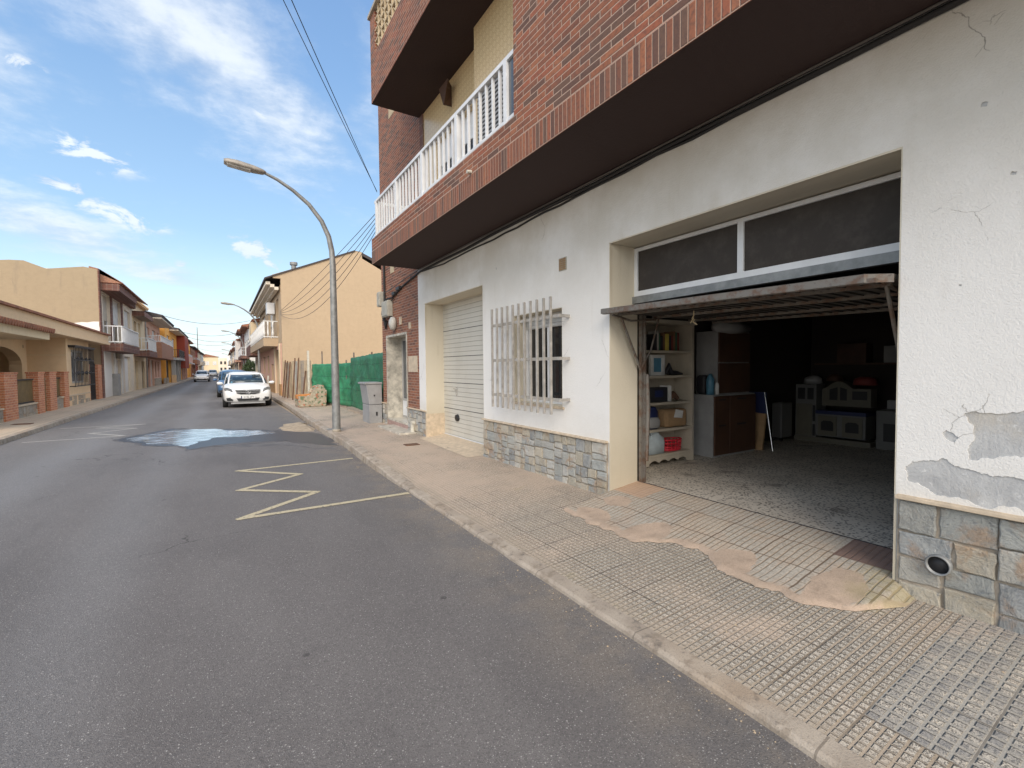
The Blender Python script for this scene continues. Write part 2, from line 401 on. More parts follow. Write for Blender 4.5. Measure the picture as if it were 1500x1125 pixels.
def garaged(g):
    P = g.pos(); px, py, pz = g.xyz(P)
    s = (pz - .2) / .09
    gr = ((s).fract() - .5).abs().sm(.44, .49)
    n = g.noise(1.2, g.vec(px, py * 1, pz * .4), 5, .6)
    c = g.mix(n.sm(.35, .75), (.60, .58, .52), (.52, .49, .42))
    c = g.mix(gr * .55, c, (.20, .18, .15))
    wood = g.noise(22, g.vec(px, py * .3, pz * 6), 3)
    return {'Base Color': c, 'Roughness': .5, 'Normal': g.bump((1 - gr) * 2 + wood * .25, .006, .8)}
mat('sectional_door_panel', garaged)
def rustm(g):
    P = g.pos(); n = g.noise(9, P, 6, .7)
    c = g.mix(n.sm(.42, .62), (.19, .175, .155), (.15, .095, .065)); c = g.mix(g.noise(30, P, 4).sm(.6, .7) * .6, c, (.07, .05, .04))
    return {'Base Color': c, 'Normal': g.bump(n, .003)}
mat('rusty_metal', rustm, .6, .3)
worn('old_metal_sheet', (.085, .077, .068), .6, .2, sc=6, amt=.4)
def terrazzo(g):
    P = g.pos(); v = g.voro(42, g.node('ShaderNodeVectorMath', operation='ADD', i_0=P, i_1=(3, 3, 3)), 1); r = g.xyz(v)[0]; dd = g.voro(42, g.node('ShaderNodeVectorMath', operation='ADD', i_0=P, i_1=(3, 3, 3)))
    px, py, pz = g.xyz(P)
    c = g.mix(g.noise(1.6, P, 5).sm(.35, .7), (.54, .48, .40), (.66, .60, .51))
    c = g.mix(r.gt(.58) * dd.lt(.46) * .9, c, (.10, .085, .07)); c = g.mix(r.lt(.18) * dd.lt(.4), c, (.45, .41, .35))
    st = g.noise(3, P, 5).sm(.60, .7); c = g.mix(st * .6, c, (.08, .06, .05))
    j = ((px / .4).fract() - .5).abs().gt(.492).max(((py / .4).fract() - .5).abs().gt(.492))
    c = g.mix(j * .6, c, (.1, .08, .07))
    return {'Base Color': c, 'Roughness': .5}
mat('terrazzo_floor', terrazzo)
def wet(g):
    P = g.pos(); n = g.noise(4, P, 5)
    return {'Base Color': g.mix(n, (.045, .045, .05), (.065, .062, .062)), 'Roughness': .42, 'Normal': g.bump(g.noise(120, P, 2), .001, .4)}
mat('wet_asphalt', wet)
mat('damp_asphalt', lambda g: {'Base Color': g.mix(g.noise(3, None, 6, .7).sm(.35, .65), (.085, .080, .078), (.145, .135, .13)), 'Roughness': .7})
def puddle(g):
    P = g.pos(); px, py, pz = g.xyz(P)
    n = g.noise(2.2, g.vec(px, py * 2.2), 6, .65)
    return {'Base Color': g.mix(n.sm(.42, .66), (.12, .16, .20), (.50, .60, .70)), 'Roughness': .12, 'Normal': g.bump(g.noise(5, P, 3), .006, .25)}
mat('puddle_water', puddle)
worn('worn_road_paint', (.56, .49, .36), .8, sc=7, amt=.5)
def linep(c0):
    def fn(g):
        P = g.pos(); n = g.noise(24, P, 6, .72)
        c = g.mix(n.sm(.52, .63) * .75, c0, (.15, .14, .13)); return {'Base Color': c}
    return fn
mat('yellow_line_paint', linep((.52, .45, .30)), .8)
mat('white_line_paint', linep((.40, .385, .35)), .8)
worn('sand', (.42, .33, .23), .95, sc=12, amt=.4, bump=.01)
def net(g):
    P = g.pos(); px, py, pz = g.xyz(P); n = g.noise(1.6, P, 5, .6)
    s = (pz / .43 + (n - .5) * .3).fract()
    band = (s - .5).abs().gt(.47)
    c = g.mix(n.sm(.3, .7), (.015, .15, .07), (.05, .29, .14)); c = g.mix(band * .6, c, (.008, .07, .04))
    c = g.mix((py.lt(17.2)) * .45, c, (.02, .07, .045))
    return {'Base Color': c, 'Normal': g.bump(g.noise(5, P, 4), .05, .7)}
mat('green_netting', net, .6)
worn('cream_board', (.60, .46, .29), .8, sc=2.5, amt=.35)
worn('old_timber', (.16, .085, .05), .85, sc=7, amt=.5)
def floral(g):
    P = g.objco(); v = g.voro(14, P, 1); r = g.xyz(v)[0]
    return g.ramp(r, (0, (.36, .30, .22)), (.35, (.30, .27, .2)), (.5, (.36, .16, .10)), (.65, (.13, .17, .10)), (.8, (.42, .36, .28)), const=True)
mat('floral_fabric', floral, .9)
worn('orange_cushion', (.55, .22, .06), .9, sc=6)
worn('grey_cabinet', (.33, .33, .33), .6, sc=3, amt=.18)
worn('black_cable', (.018, .017, .017), .6, bump=0)
worn('grey_cable', (.11, .10, .09), .6, bump=0)
worn('meter_plastic', (.42, .40, .34), .6, sc=9)
worn('pvc_white', (.58, .55, .47), .5, sc=9)
worn('terracotta_roof', (.30, .13, .075), .85, sc=3, amt=.4)
worn('dark_roof', (.06, .05, .05), .85, sc=3)
worn('concrete_trim', (.42, .37, .30), .9, sc=5, amt=.35)
worn('breeze_block', (.52, .42, .28), .9, sc=9)
worn('ochre_slat', (.19, .13, .055), .7, sc=6, amt=.3)
worn('black_iron', (.035, .033, .035), .5, sc=9)
worn('wood_brown', (.085, .042, .025), .55, sc=4, amt=.3, bump=0)
worn('cream_shelf', (.46, .41, .33), .6, sc=4, amt=.15, bump=0)
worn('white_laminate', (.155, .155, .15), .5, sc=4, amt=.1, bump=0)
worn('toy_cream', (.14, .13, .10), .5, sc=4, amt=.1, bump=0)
worn('cardboard', (.36, .23, .12), .85, sc=6)
worn('navy_plastic', (.02, .03, .10), .5, bump=0)
worn('red_plastic', (.62, .03, .05), .45, bump=0)
worn('blue_plastic', (.10, .26, .38), .4, bump=0)
worn('jug_plastic', (.50, .58, .62), .3, bump=0)
worn('rubber', (.02, .02, .02), .8, bump=0)
worn('dark_trim', (.02, .02, .022), .5, bump=0)
worn('leaves', (.045, .075, .02), .7, sc=20, amt=.5)
worn('bark', (.10, .07, .05), .9)
worn('paper', (.7, .7, .68), .8, bump=0)
worn('rope', (.55, .45, .28), .9, bump=0)
for nm, c in (('book_yellow', (.6, .48, .1)), ('book_red', (.20, .035, .03)), ('book_black', (.03, .03, .035)), ('book_green', (.05, .13, .08)), ('book_white', (.5, .48, .44)), ('book_brown', (.2, .11, .06))): worn(nm, c, .6, bump=0)
def paint(name, c): return mat(name, c, .28, 0, Coat_Weight=.6, Coat_Roughness=.06)
paint('car_white', (.76, .76, .75)); paint('car_blue', (.05, .12, .24)); paint('car_silver', (.40, .42, .44)); paint('car_dark', (.04, .045, .055)); paint('car_red', (.30, .03, .03))
mat('car_glass', lambda g: g.mix(g.noise(4, g.objco(), 4, .6).sm(.5, .7), (.018, .035, .05), (.10, .15, .18)), .05)
mat('chrome', (.62, .63, .64), .2, .9)
mat('headlight_glass', (.30, .32, .34), .08, .4)
mat('plate_white', (.75, .75, .74), .4)

# ------------------------------------------------------------------ mesh helper
class MB:
    def __init__(s): s.v = []; s.f = []; s.m = []; s.sm = []; s.c = []
    def add(s, vs, fs, mi=0, smooth=False, col=None):
        o = len(s.v); s.v += [tuple(p) for p in vs]
        for f in fs: s.f.append([i + o for i in f]); s.m.append(mi); s.sm.append(smooth); s.c.append(col)
        return s
    def box(s, x0, x1, y0, y1, z0, z1, mi=0, col=None):
        vs = [(a, b, c) for a in (x0, x1) for b in (y0, y1) for c in (z0, z1)]
        return s.add(vs, [(0, 1, 3, 2), (4, 6, 7, 5), (0, 4, 5, 1), (2, 3, 7, 6), (0, 2, 6, 4), (1, 5, 7, 3)], mi, False, col)
    def prism(s, poly, a, b, ax, holes=(), mi=0):
        """polygon in the plane normal to axis ax (0: (y,z), 1: (x,z), 2: (x,y)) from a to b"""
        def P(p, t): return (t, p[0], p[1]) if ax == 0 else (p[0], t, p[1]) if ax == 1 else (p[0], p[1], t)
        loops = [list(poly)] + [list(h) for h in holes]
        tri = tessellate_polygon([[Vector((q[0], q[1], 0)) for q in l] for l in loops])
        flat = [q for l in loops for q in l]; n = len(flat)
        fs = [tuple(t) for t in tri] + [tuple(i + n for i in t) for t in tri]
        o = 0
        for l in loops:
            k = len(l)
            for i in range(k): fs.append((o + i, o + (i + 1) % k, n + o + (i + 1) % k, n + o + i))
            o += k
        return s.add([P(q, a) for q in flat] + [P(q, b) for q in flat], fs, mi)
    def tube(s, pts, r, n=8, mi=0, caps=True):
        pts = [Vector(p) for p in pts]; rs = r if isinstance(r, (list, tuple)) else [r] * len(pts)
        t = (pts[1] - pts[0]).normalized(); up = Vector((0, 0, 1)) if abs(t.z) < .9 else Vector((1, 0, 0))
        a = t.cross(up).normalized(); vs = []; fs = []
        for i, p in enumerate(pts):
            if i: t = ((pts[min(i + 1, len(pts) - 1)] - p).normalized() + (p - pts[i - 1]).normalized()).normalized()
            a = (a - t * a.dot(t)).normalized(); b = t.cross(a)
            vs += [p + (a * math.cos(q) + b * math.sin(q)) * rs[i] for q in [2 * PI * k / n for k in range(n)]]
        for i in range(len(pts) - 1):
            for k in range(n): fs.append((i*n + k, i*n + (k+1) % n, (i+1)*n + (k+1) % n, (i+1)*n + k))
        s.add(vs, fs, mi, True)
        if caps:
            o = len(vs); s.add(vs[:n], [tuple(range(n))], mi); s.add(vs[-n:], [tuple(range(n))], mi)
        return s
    def loft(s, rings, mi=0, smooth=True, closed=True, caps=True):
        n = len(rings[0]); vs = [p for r in rings for p in r]; fs = []
        for i in range(len(rings) - 1):
            for k in range(n if closed else n - 1): fs.append((i*n + k, i*n + (k+1) % n, (i+1)*n + (k+1) % n, (i+1)*n + k))
        if caps: fs += [tuple(range(n)), tuple(range((len(rings)-1)*n, len(rings)*n))]
        return s.add(vs, fs, mi, smooth)
    def lathe(s, prof, cx, cy, n=14, mi=0):
        return s.loft([[(cx + r*math.cos(2*PI*k/n), cy + r*math.sin(2*PI*k/n), z) for k in range(n)] for r, z in prof], mi)
def obj(name, mb, mats, parent=None, bev=0, sub=0, weld=False):
    me = bpy.data.meshes.new(name); me.from_pydata(mb.v, [], mb.f)
    if isinstance(mats, str): mats = [mats]
    for m in mats: me.materials.append(MATS[m])
    for p, mi, sm in zip(me.polygons, mb.m, mb.sm): p.material_index = mi; p.use_smooth = sm
    if any(c is not None for c in mb.c):
        at = me.color_attributes.new('Col', 'FLOAT_COLOR', 'CORNER')
        for p, c in zip(me.polygons, mb.c):
            for li in p.loop_indices: at.data[li].color = (c or (.4, .4, .4)) + (1,)
    bm = bmesh.new(); bm.from_mesh(me)
    if weld: bmesh.ops.remove_doubles(bm, verts=bm.verts, dist=1e-4)
    bmesh.ops.recalc_face_normals(bm, faces=bm.faces); bm.to_mesh(me); bm.free()
    o = bpy.data.objects.new(name, me); C.objects.link(o)
    if parent is not None:
        o.parent = parent
        L = Vector((0, 0, 0)); q = parent
        while q is not None: L += q.location; q = q.parent
        o.location = -L
    if bev:
        b = o.modifiers.new('bevel', 'BEVEL'); b.width = bev; b.segments = 2; b.limit_method = 'ANGLE'
    if sub:
        b = o.modifiers.new('sub', 'SUBSURF'); b.levels = sub; b.render_levels = sub
    return o
def tag(o, label=None, cat=None, group=None, kind=None):
    if label: o['label'] = label
    if cat: o['category'] = cat
    if group: o['group'] = group
    if kind: o['kind'] = kind
    return o
def thing(name, label, cat, loc, group=None):
    o = bpy.data.objects.new(name, None); C.objects.link(o); o.location = loc; o.empty_display_size = .2
    return tag(o, label, cat, group)
def rect(a0, a1, b0, b1): return [(a0, b0), (a1, b0), (a1, b1), (a0, b1)]
def rough_poly(pts, amp, it=3, seed=1):
    rnd = random.Random(seed)
    for k in range(it):
        q = []
        for i, a in enumerate(pts):
            b = pts[(i + 1) % len(pts)]; dx, dy = b[0] - a[0], b[1] - a[1]; L = math.hypot(dx, dy)
            t = rnd.uniform(-1, 1) * amp * L
            q += [a, ((a[0]+b[0])/2 - dy / max(L, 1e-6) * t, (a[1]+b[1])/2 + dx / max(L, 1e-6) * t)]
        pts = q
    return pts
def stones(mb, y0, y1, zf, z1, x, size, seed, gap=.007, xd=-1, pal=None, asp=.8):
    """irregular ashlar facing -X (or +X): every stone its own bevelled block, bottom edge follows zf(y)"""
    rnd = random.Random(seed); out = []
    pal = pal or [(.36, .37, .35), (.43, .42, .39), (.30, .31, .31), (.46, .40, .31), (.48, .42, .32), (.41, .41, .38), (.28, .285, .285), (.50, .47, .41)]
    def split(a, b, c, d_, dep):
        w_, h_ = b - a, d_ - c
        if (w_ < size * 1.35 and h_ < size * asp) or dep > 9 or (w_ * h_ < size * size * asp * .9 and rnd.random() < .3 and w_ < size*1.8): out.append((a, b, c, d_)); return
        if w_ * rnd.uniform(.7, 1.2) > h_: m_ = a + w_ * rnd.uniform(.36, .64); split(a, m_, c, d_, dep+1); split(m_, b, c, d_, dep+1)
        else: m_ = c + h_ * rnd.uniform(.36, .64); split(a, b, c, m_, dep+1); split(a, b, m_, d_, dep+1)
    zb = min(zf(y0), zf(y1)) - .03
    nseg = max(1, round((y1 - y0) / .95))
    for i in range(nseg): split(y0 + (y1-y0)*i/nseg, y0 + (y1-y0)*(i+1)/nseg, zb, z1, 0)
    for a, b, c, d_ in out:
        j = lambda: rnd.uniform(-.007, .007)
        t = rnd.uniform(.016, .030); b1 = .007
        r0 = [(a+gap, c+gap), (b-gap, c+gap), (b-gap, d_-gap), (a+gap, d_-gap)]
        r0 = [(p[0]+j(), p[1]+j()) for p in r0]
        cx_, cz_ = (a+b)/2, (c+d_)/2
        # refine the outline to 12 points with chipped edges
        ring = []
        for i in range(4):
            p, q = r0[i], r0[(i+1) % 4]
            for k in range(4):
                f = k / 4; ring.append((p[0]+(q[0]-p[0])*f + (j() * .7 if k else 0), p[1]+(q[1]-p[1])*f + (j() * .7 if k else 0)))
        def inset(r, e): return [(p[0] + (cx_-p[0]) / max(.02, abs(cx_-p[0])) * min(e, abs(cx_-p[0])*.5), p[1] + (cz_-p[1]) / max(.02, abs(cz_-p[1])) * min(e, abs(cz_-p[1])*.5)) for p in r]
        R0 = [(x, p[0], p[1]) for p in ring]; R1 = [(x + xd*(t-b1), p[0], p[1]) for p in ring]
        R2 = [(x + xd*t, p[0], p[1]) for p in inset(ring, b1)]
        mb.loft([R0, R1, R2], smooth=False)
        cc = rnd.choice(pal); k = rnd.uniform(.8, 1.15); cc = tuple(q*k for q in cc)
        for i in range(len(mb.c)-1, -1, -1):
            if mb.c[i] is None: mb.c[i] = cc
            else: break

# ------------------------------------------------------------------ road and pavements
g_ = MB()
xs = [-4.12 + i * 6.20 / 24 for i in range(25)]; ys = [-12 + i * 2 for i in range(16)] + [20 + i*10 for i in range(24)]
g_.add([(x, y, 0) for y in ys for x in xs], [(j*25+i, j*25+i+1, (j+1)*25+i+1, (j+1)*25+i) for j in range(len(ys)-1) for i in range(24)])
tag(obj('road', g_, 'asphalt'), kind='structure')
tag(obj('ground', MB().add([(-400, -300, -.06), (400, -300, -.06), (400, 900, -.06), (-400, 900, -.06)], [(0, 1, 2, 3)]), 'sand'), kind='structure')
def sm01(t): t = max(0, min(1, t)); return t*t*(3-2*t)
def kx(y):                                   # kerb line of the right pavement
    return 2.0 + .08 * sm01((y - 7.2) / 3) + .17 * sm01((y - 12) / 10)
def kh(y): return .035 + .085 * sm01((y - 5.6) / 2.5)
def wz(y): return .135
def ph(x, y):
    t = max(0, min(1, (x - kx(y)) / (3.65 - kx(y)))); return kh(y) + (wz(y) - kh(y)) * t ** .9
mb = MB(); K = .11
YS = [-6 + .25*i for i in range(96)] + [18 + 2*i for i in range(112)]
def xr(y): return 3.68 if y < 12.5 else 4.2
rows = []
for y in YS:
    a = kx(y) + K; b = xr(y); rows.append([(a + (b - a)*i/10, y, ph(min(a + (b - a)*i/10, 3.65), y)) for i in range(11)])
mb.add([p for r in rows for p in r], [(j*11+i, j*11+i+1, (j+1)*11+i+1, (j+1)*11+i) for j in range(len(rows)-1) for i in range(10)], smooth=True)
tag(obj('pavement', mb, 'relief_tiles'), kind='structure')
mb = MB(); rows = []
rk = random.Random(3)
for i in range(-12, 480):
    y = i * .25 if i < 100 else 25 + (i - 100) * .6
    h = kh(y); o = rk.uniform(-.008, .008); x = kx(y)
    rows.append([(x - .012 + o, y, -.02), (x - .006 + o, y, h - .015), (x + .014, y, h + .001 + o*.4), (x + K + .03, y, h + .010), (x + K + .034, y, -.02)])
mb.loft(rows, closed=False, caps=False, smooth=False)
tag(obj('kerb', mb, 'kerb_stone'), kind='structure')
mb = MB()
mb.add([(x, y, z) for y in (8, 240) for x, z in ((-4.14, -.02), (-4.16, .10), (-4.27, .115), (-5.6, .15))], [(i, i+1, i+5, i+4) for i in range(3)])
mb.m = [0, 0, 1]
# near part of the left pavement too
mb.add([(x, y, z) for y in (-12, 8) for x, z in ((-4.14, -.02), (-4.16, .10), (-4.27, .115), (-5.6, .15))], [(i, i+1, i+5, i+4) for i in range(3)])
mb.m = [0, 0, 1, 0, 0, 1]
tag(obj('left_pavement', mb, ['kerb_stone', 'far_pavement']), kind='structure')
# ramp in front of the open garage
mb = MB(); outline = [(2.97, 3.80), (2.95, 3.37), (2.93, 2.80), (3.17, 2.60), (3.20, 2.24), (3.03, 2.08), (3.03, 1.80), (3.05, 1.46), (3.18, 1.25), (3.42, 1.06), (3.6, 1.16)]
def rx(y):
    pts = sorted([(q[1], q[0]) for q in outline[:-1]])
    pts = [(1.10, 3.48)] + [q for q in pts if q[0] > 1.11]
    for (a, xa), (b, xb) in zip(pts, pts[1:]):
        if a <= y <= b: return xa + (xb - xa) * (y - a) / (b - a)
    return pts[-1][1] if y > pts[-1][0] else pts[0][1]
rows = []; N = 90
for j in range(N + 1):
    y = 1.10 + (3.82 - 1.10) * j / N; a = rx(y) + noise.noise(Vector((y*7, 0, 0))) * .06 + noise.noise(Vector((y*23, 3, 0))) * .03
    b = 4.10 if 1.22 <= y <= 3.82 else 3.645
    row = []
    for i in range(25):
        t = i / 24; x = a + (b - a) * t; base = ph(min(x, 3.65), y)
        if t == 0: zz = base + .002
        else:
            e = sm01(min(1, (x - a) / .045)) * .015
            zz = base + e + max(0, (x - 3.2) / .9) * (.25 - .145) if x < 4.1 else .25
        fade = sm01((y - 1.10) / .10)
        zz = base + .002 + (zz - base) * fade + noise.noise(Vector((x*9, y*9, 2))) * .004 * min(1, t*6)
        row.append((x, y, min(zz, .252)))
    rows.append(row)
mb.add([p for r in rows for p in r], [(j*25+i, j*25+i+1, (j+1)*25+i+1, (j+1)*25+i) for j in range(N) for i in range(24)], smooth=True)
gr_ = tag(obj('garage_ramp', mb, 'ramp_tiles'), kind='structure')
at = gr_.data.attributes.new('edge', 'FLOAT', 'POINT')
for r_i, row in enumerate(rows):
    for c_i, p_ in enumerate(row): at.data[r_i*25 + c_i].value = p_[0] - row[0][0]
# flat skins on the road: lines, wet patch, puddle, sand
def stripe(pts, wd, z, name, m, label, group=None):
    mb = MB()
    k = 0
    for a, b in pts:
        a, b = Vector(a), Vector(b); d_ = (b - a).normalized(); n_ = Vector((-d_.y, d_.x)) * wd / 2
        a = a - d_ * wd * .35; b = b + d_ * wd * .35
        zz = z + (k % 2) * .0015; k += 1
        mb.add([(*(a + n_), zz), (*(b + n_), zz), (*(b - n_), zz), (*(a - n_), zz)], [(0, 1, 2, 3)])
    return tag(obj(name, mb, m), kind='structure')
Z = [(1.90, 8.48), (.17, 8.46), (.96, 7.65), (.15, 7.09), (1.0, 6.42), (.12, 5.72), (1.95, 5.70)]
stripe(list(zip(Z, Z[1:])), .085, .004, 'road_marking', 'yellow_line_paint', '')
L = [((-3.81, 14.6), (-2.07, 14.6)), ((-2.07, 14.6), (-2.9, 15.68)), ((-2.9, 15.68), (-2.06, 16.3)), ((-2.06, 16.32), (-2.97, 17.0)), ((-2.97, 17.0), (-1.99, 17.4)), ((-1.99, 17.4), (-3.8, 17.48))]
stripe(L, .10, .004, 'far_road_marking', 'white_line_paint', '')
wetp = [(-2.05, 13.84), (-1.65, 14.6), (-1.18, 15.45), (.08, 14.5), (.85, 13.8), (1.39, 13.1), (2.03, 12.0), (2.03, 10.0), (1.75, 10.3), (1.2, 11.4), (.49, 11.65), (-.16, 11.6), (-.6, 11.3), (-.75, 11.9), (-1.16, 12.2), (-1.76, 13.2)]
tag(obj('wet_patch', MB().prism(rough_poly(wetp, .13, 4, 2), .0005, .003, 2), 'wet_asphalt'), kind='structure')
pud = [(-1.94, 13.86), (-1.54, 14.55), (-1.11, 15.15), (-.4, 14.9), (.01, 14.3), (.83, 13.5), (1.1, 12.9), (.5, 12.7), (-.2, 12.9), (-.5, 12.4), (-.62, 11.8), (-.85, 12.1), (-1.15, 12.45)]
tag(obj('damp_fringe', MB().prism(rough_poly([(.1 + (p[0] - .1)*1.07, 12.8 + (p[1] - 12.8)*1.12) for p in wetp if p[0] < 1.9] + [(2.03, 9.6)], .13, 4, 9), .0002, .0015, 2), 'damp_asphalt'), kind='structure')
tag(obj('puddle', MB().prism(rough_poly(pud, .16, 4, 5), .0032, .006, 2), 'puddle_water'), kind='structure')
# sand heap at the kerb
mb = MB(); rings = []
sp = rough_poly([(1.25, 13.9), (1.5, 14.9), (1.9, 15.2), (2.08, 14.6), (2.06, 13.2), (1.95, 12.7), (1.5, 12.9)], .12, 3, 4)
cx_, cy_ = 1.85, 14.0
for t, z in ((1, .001), (.85, .02), (.6, .045), (.3, .075), (.05, .085)): rings.append([(cx_ + (p[0]-cx_)*t, cy_ + (p[1]-cy_)*t, z) for p in sp])
mb.loft(rings, caps=False)
tag(obj('sand_heap', mb, 'sand'), 'small spread heap of sand against the right kerb, in front of the parked white car', 'sand heap')
# ------------------------------------------------------------------ the apartment building on the right
AB = thing('apartment_building', 'red brick apartment building with white ground floor and open garage, nearest on the right', 'building', (3.65, 4.5, 0))
WX = 3.65
holes = [rect(1.22, 3.82, .0, 2.95), rect(6.75, 9.30, .0, 2.94), rect(4.66, 5.80, 1.08, 2.34)]
mb = MB().prism(rect(-6, 9.68, -.05, 3.72), WX, WX + .42, 0, holes=[rect(1.22, 3.82, -.02, 2.95), rect(6.75, 9.30, -.02, 2.94), rect(4.66, 5.80, 1.08, 2.34)])
obj('ground_floor_wall', mb, 'bare_render', AB)
# plaster skin with flaked patches on the right pier
peelA = rough_poly([(1.175, .93), (1.14, .99), (1.05, 1.01), (.99, 1.03), (.94, .99), (.87, .98), (.78, .96), (.66, .965), (.45, .98), (.2, .93), (.1, .80), (.66, .79), (.96, .80), (1.06, .83), (1.16, .86)], .17, 4, 11)
peelB = rough_poly([(.91, 1.30), (.87, 1.32), (.81, 1.315), (.73, 1.32), (.6, 1.34), (.4, 1.36), (.25, 1.2), (.4, 1.1), (.66, 1.09), (.74, 1.08), (.79, 1.06), (.88, 1.04), (.885, 1.08), (.86, 1.16), (.865, 1.24), (.89, 1.265)], .17, 4, 12)
peelC = rough_poly([(1.0, 1.18), (.98, 1.2), (.95, 1.185), (.925, 1.16), (.945, 1.13), (.975, 1.14)], .16, 3, 13)
small = [rough_poly([(a, b), (a + s, b + s*.4), (a + s*1.3, b - s*.5), (a + s*.3, b - s*.8)], .2, 2, i) for i, (a, b, s) in enumerate(((.84, 3.04, .025), (.72, 2.62, .02), (6.27, 3.12, .03), (.93, 2.05, .012)))]
skin = MB().prism(rect(-6, 1.22, .74, 3.719), WX - .006, WX, 0, holes=[peelA, peelB, peelC] + [s for s in small if s[0][0] < 1.2])
skin.prism(rect(1.22, 3.82, 2.95, 3.719), WX - .006, WX, 0)
skin.prism(rect(3.82, 6.75, .74, 3.719), WX - .006, WX, 0, holes=[rect(4.66, 5.80, 1.08, 2.34), small[2]])
skin.prism(rect(6.75, 9.30, 2.94, 3.719), WX - .006, WX, 0)
skin.prism(rect(9.30, 9.68, .66, 3.719), WX - .006, WX, 0)
obj('plaster', skin, 'white_stucco', AB)
# reveal linings
rv = MB()
rv.box(WX - .004, WX + .424, 3.812, 3.826, .0, 2.95); rv.box(WX - .004, WX + .424, 1.214, 1.228, .0, 2.95); rv.box(WX - .003, WX + .423, 1.228, 3.812, 2.938, 2.956)
rv.box(WX - .004, WX + .424, 9.292, 9.306, .62, 2.94); rv.box(WX - .004, WX + .424, 6.744, 6.758, .0, 2.94); rv.box(WX - .003, WX + .423, 6.758, 9.292, 2.928, 2.946)
rv2 = MB(); rv2.v, rv2.f = rv.v[24:], [[i - 24 for i in f] for f in rv.f[18:]]; rv2.m, rv2.sm, rv2.c = rv.m[18:], rv.sm[18:], rv.c[18:]
rv.v, rv.f, rv.m, rv.sm, rv.c = rv.v[:24], rv.f[:18], rv.m[:18], rv.sm[:18], rv.c[:18]
obj('reveal_lining', rv, 'reveal_cream', AB); obj('reveal_lining', rv2, 'reveal_cream', AB)
obj('reveal_base', MB().box(WX - .02, WX + .424, 9.280, 9.312, .10, .62), 'cap_stone', AB)
# stone plinths
def plinth(y0, y1, z1, seed, size, x=WX, asp=.85):
    mb = MB(); zf = lambda y: .11
    p = obj('stone_plinth', MB().box(x - .012, x + .02, y0, y1, .02, z1), 'stone_mortar', AB)
    stones(mb, y0 + .006, y1 - .006, zf, z1 - .004, x - .008, size, seed, asp=asp)
    obj('stonework', mb, 'plinth_stone', p)
    obj('plinth_cap', MB().box(x - .055, x + .004, y0 - .006, y1 + .004, z1, z1 + .024), 'cap_stone', p, bev=.004)
plinth(3.845, 6.75, .735, 21, .19)
plinth(9.32, 10.43, .665, 31, .20)
plinth(12.04, 12.40, .665, 33, .2)
plinth(-6, 1.205, .745, 14, .31, asp=.70)
# drain pipe end in the right plinth
p = obj('drain_pipe', MB().loft([[(x, .99 + r*math.cos(a), .393 + r*math.sin(a)) for a in [2*PI*k/24 for k in range(24)]] for x, r in ((WX - .02, .060), (WX - .068, .060), (WX - .068, .052), (WX + .3, .052))], caps=False), 'galvanised_steel', AB)
obj('bore_shade_disk', MB().loft([[(x, .99 + .0515*math.cos(a), .393 + .0515*math.sin(a)) for a in [2*PI*k/24 for k in range(24)]] for x in (WX - .043, WX + .2)], caps=True), 'dark_trim', p)  # dark disk standing in for the shaded hollow of the pipe
# vent grille
v_ = obj('vent_grille', MB().box(WX - .014, WX, 4.56, 4.71, 2.79, 2.95), 'meter_plastic', AB)
mb = MB()
for i in range(6): mb.box(WX - .022, WX - .014, 4.57, 4.70, 2.80 + i*.025, 2.812 + i*.025)
for i in range(5): mb.box(WX - .020, WX - .014, 4.585 + i*.027, 4.592 + i*.027, 2.80, 2.94)
obj('grille_bars', mb, 'cardboard', v_)
# barred window
W_ = obj('window', MB().prism(rect(4.66, 5.80, 1.08, 2.34), WX + .20, WX + .27, 0, holes=[rect(4.72, 5.20, 1.14, 2.14), rect(5.26, 5.74, 1.14, 2.14)]), 'white_aluminium', AB, bev=.004)
obj('pane', MB().box(WX + .23, WX + .24, 4.70, 5.76, 1.12, 2.16), 'window_glass', W_)
mb = MB()
for i in range(4): mb.box(WX + .185, WX + .20, 4.67, 5.79, 2.15 + i*.045, 2.19 + i*.045)
obj('roller_shutter', mb, 'shutter_white', W_)
obj('curtain', MB().loft([[(WX + .30 + .02*math.sin(i*1.9), 4.74 + i*.022, z) for i in range(9)] for z in (1.12, 2.2)], closed=False, caps=False), 'shutter_white', W_)
obj('window_reveal', MB().prism(rect(4.655, 5.805, 1.075, 2.345), WX - .003, WX + .2, 0, holes=[rect(4.668, 5.792, 1.088, 2.332)]), 'reveal_cream', W_)
obj('sill', MB().box(WX - .03, WX + .2, 4.62, 5.84, 1.055, 1.087), 'cap_stone', W_, bev=.003)
gr = obj('window_grille', MB().box(WX - .17, WX - .145, 4.50, 6.14, 2.195, 2.235).box(WX - .17, WX - .145, 4.50, 6.14, 1.675, 1.715).box(WX - .17, WX - .145, 4.50, 6.14, 1.165, 1.205), 'painted_grille', W_, bev=.002)
for z in (2.215, 1.695, 1.185):
    for y in (4.505, 6.11): obj('bracket', MB().box(WX - .165, WX, y, y + .025, z - .018, z + .018), 'painted_grille', gr)
for i in range(11):
    y = 4.66 + i * (6.13 - 4.66) / 10
    b_ = obj('bar', MB().box(WX - .20, WX - .171, y - .014, y + .014, 1.00 + .0, 2.46), 'painted_grille', gr, bev=.002)
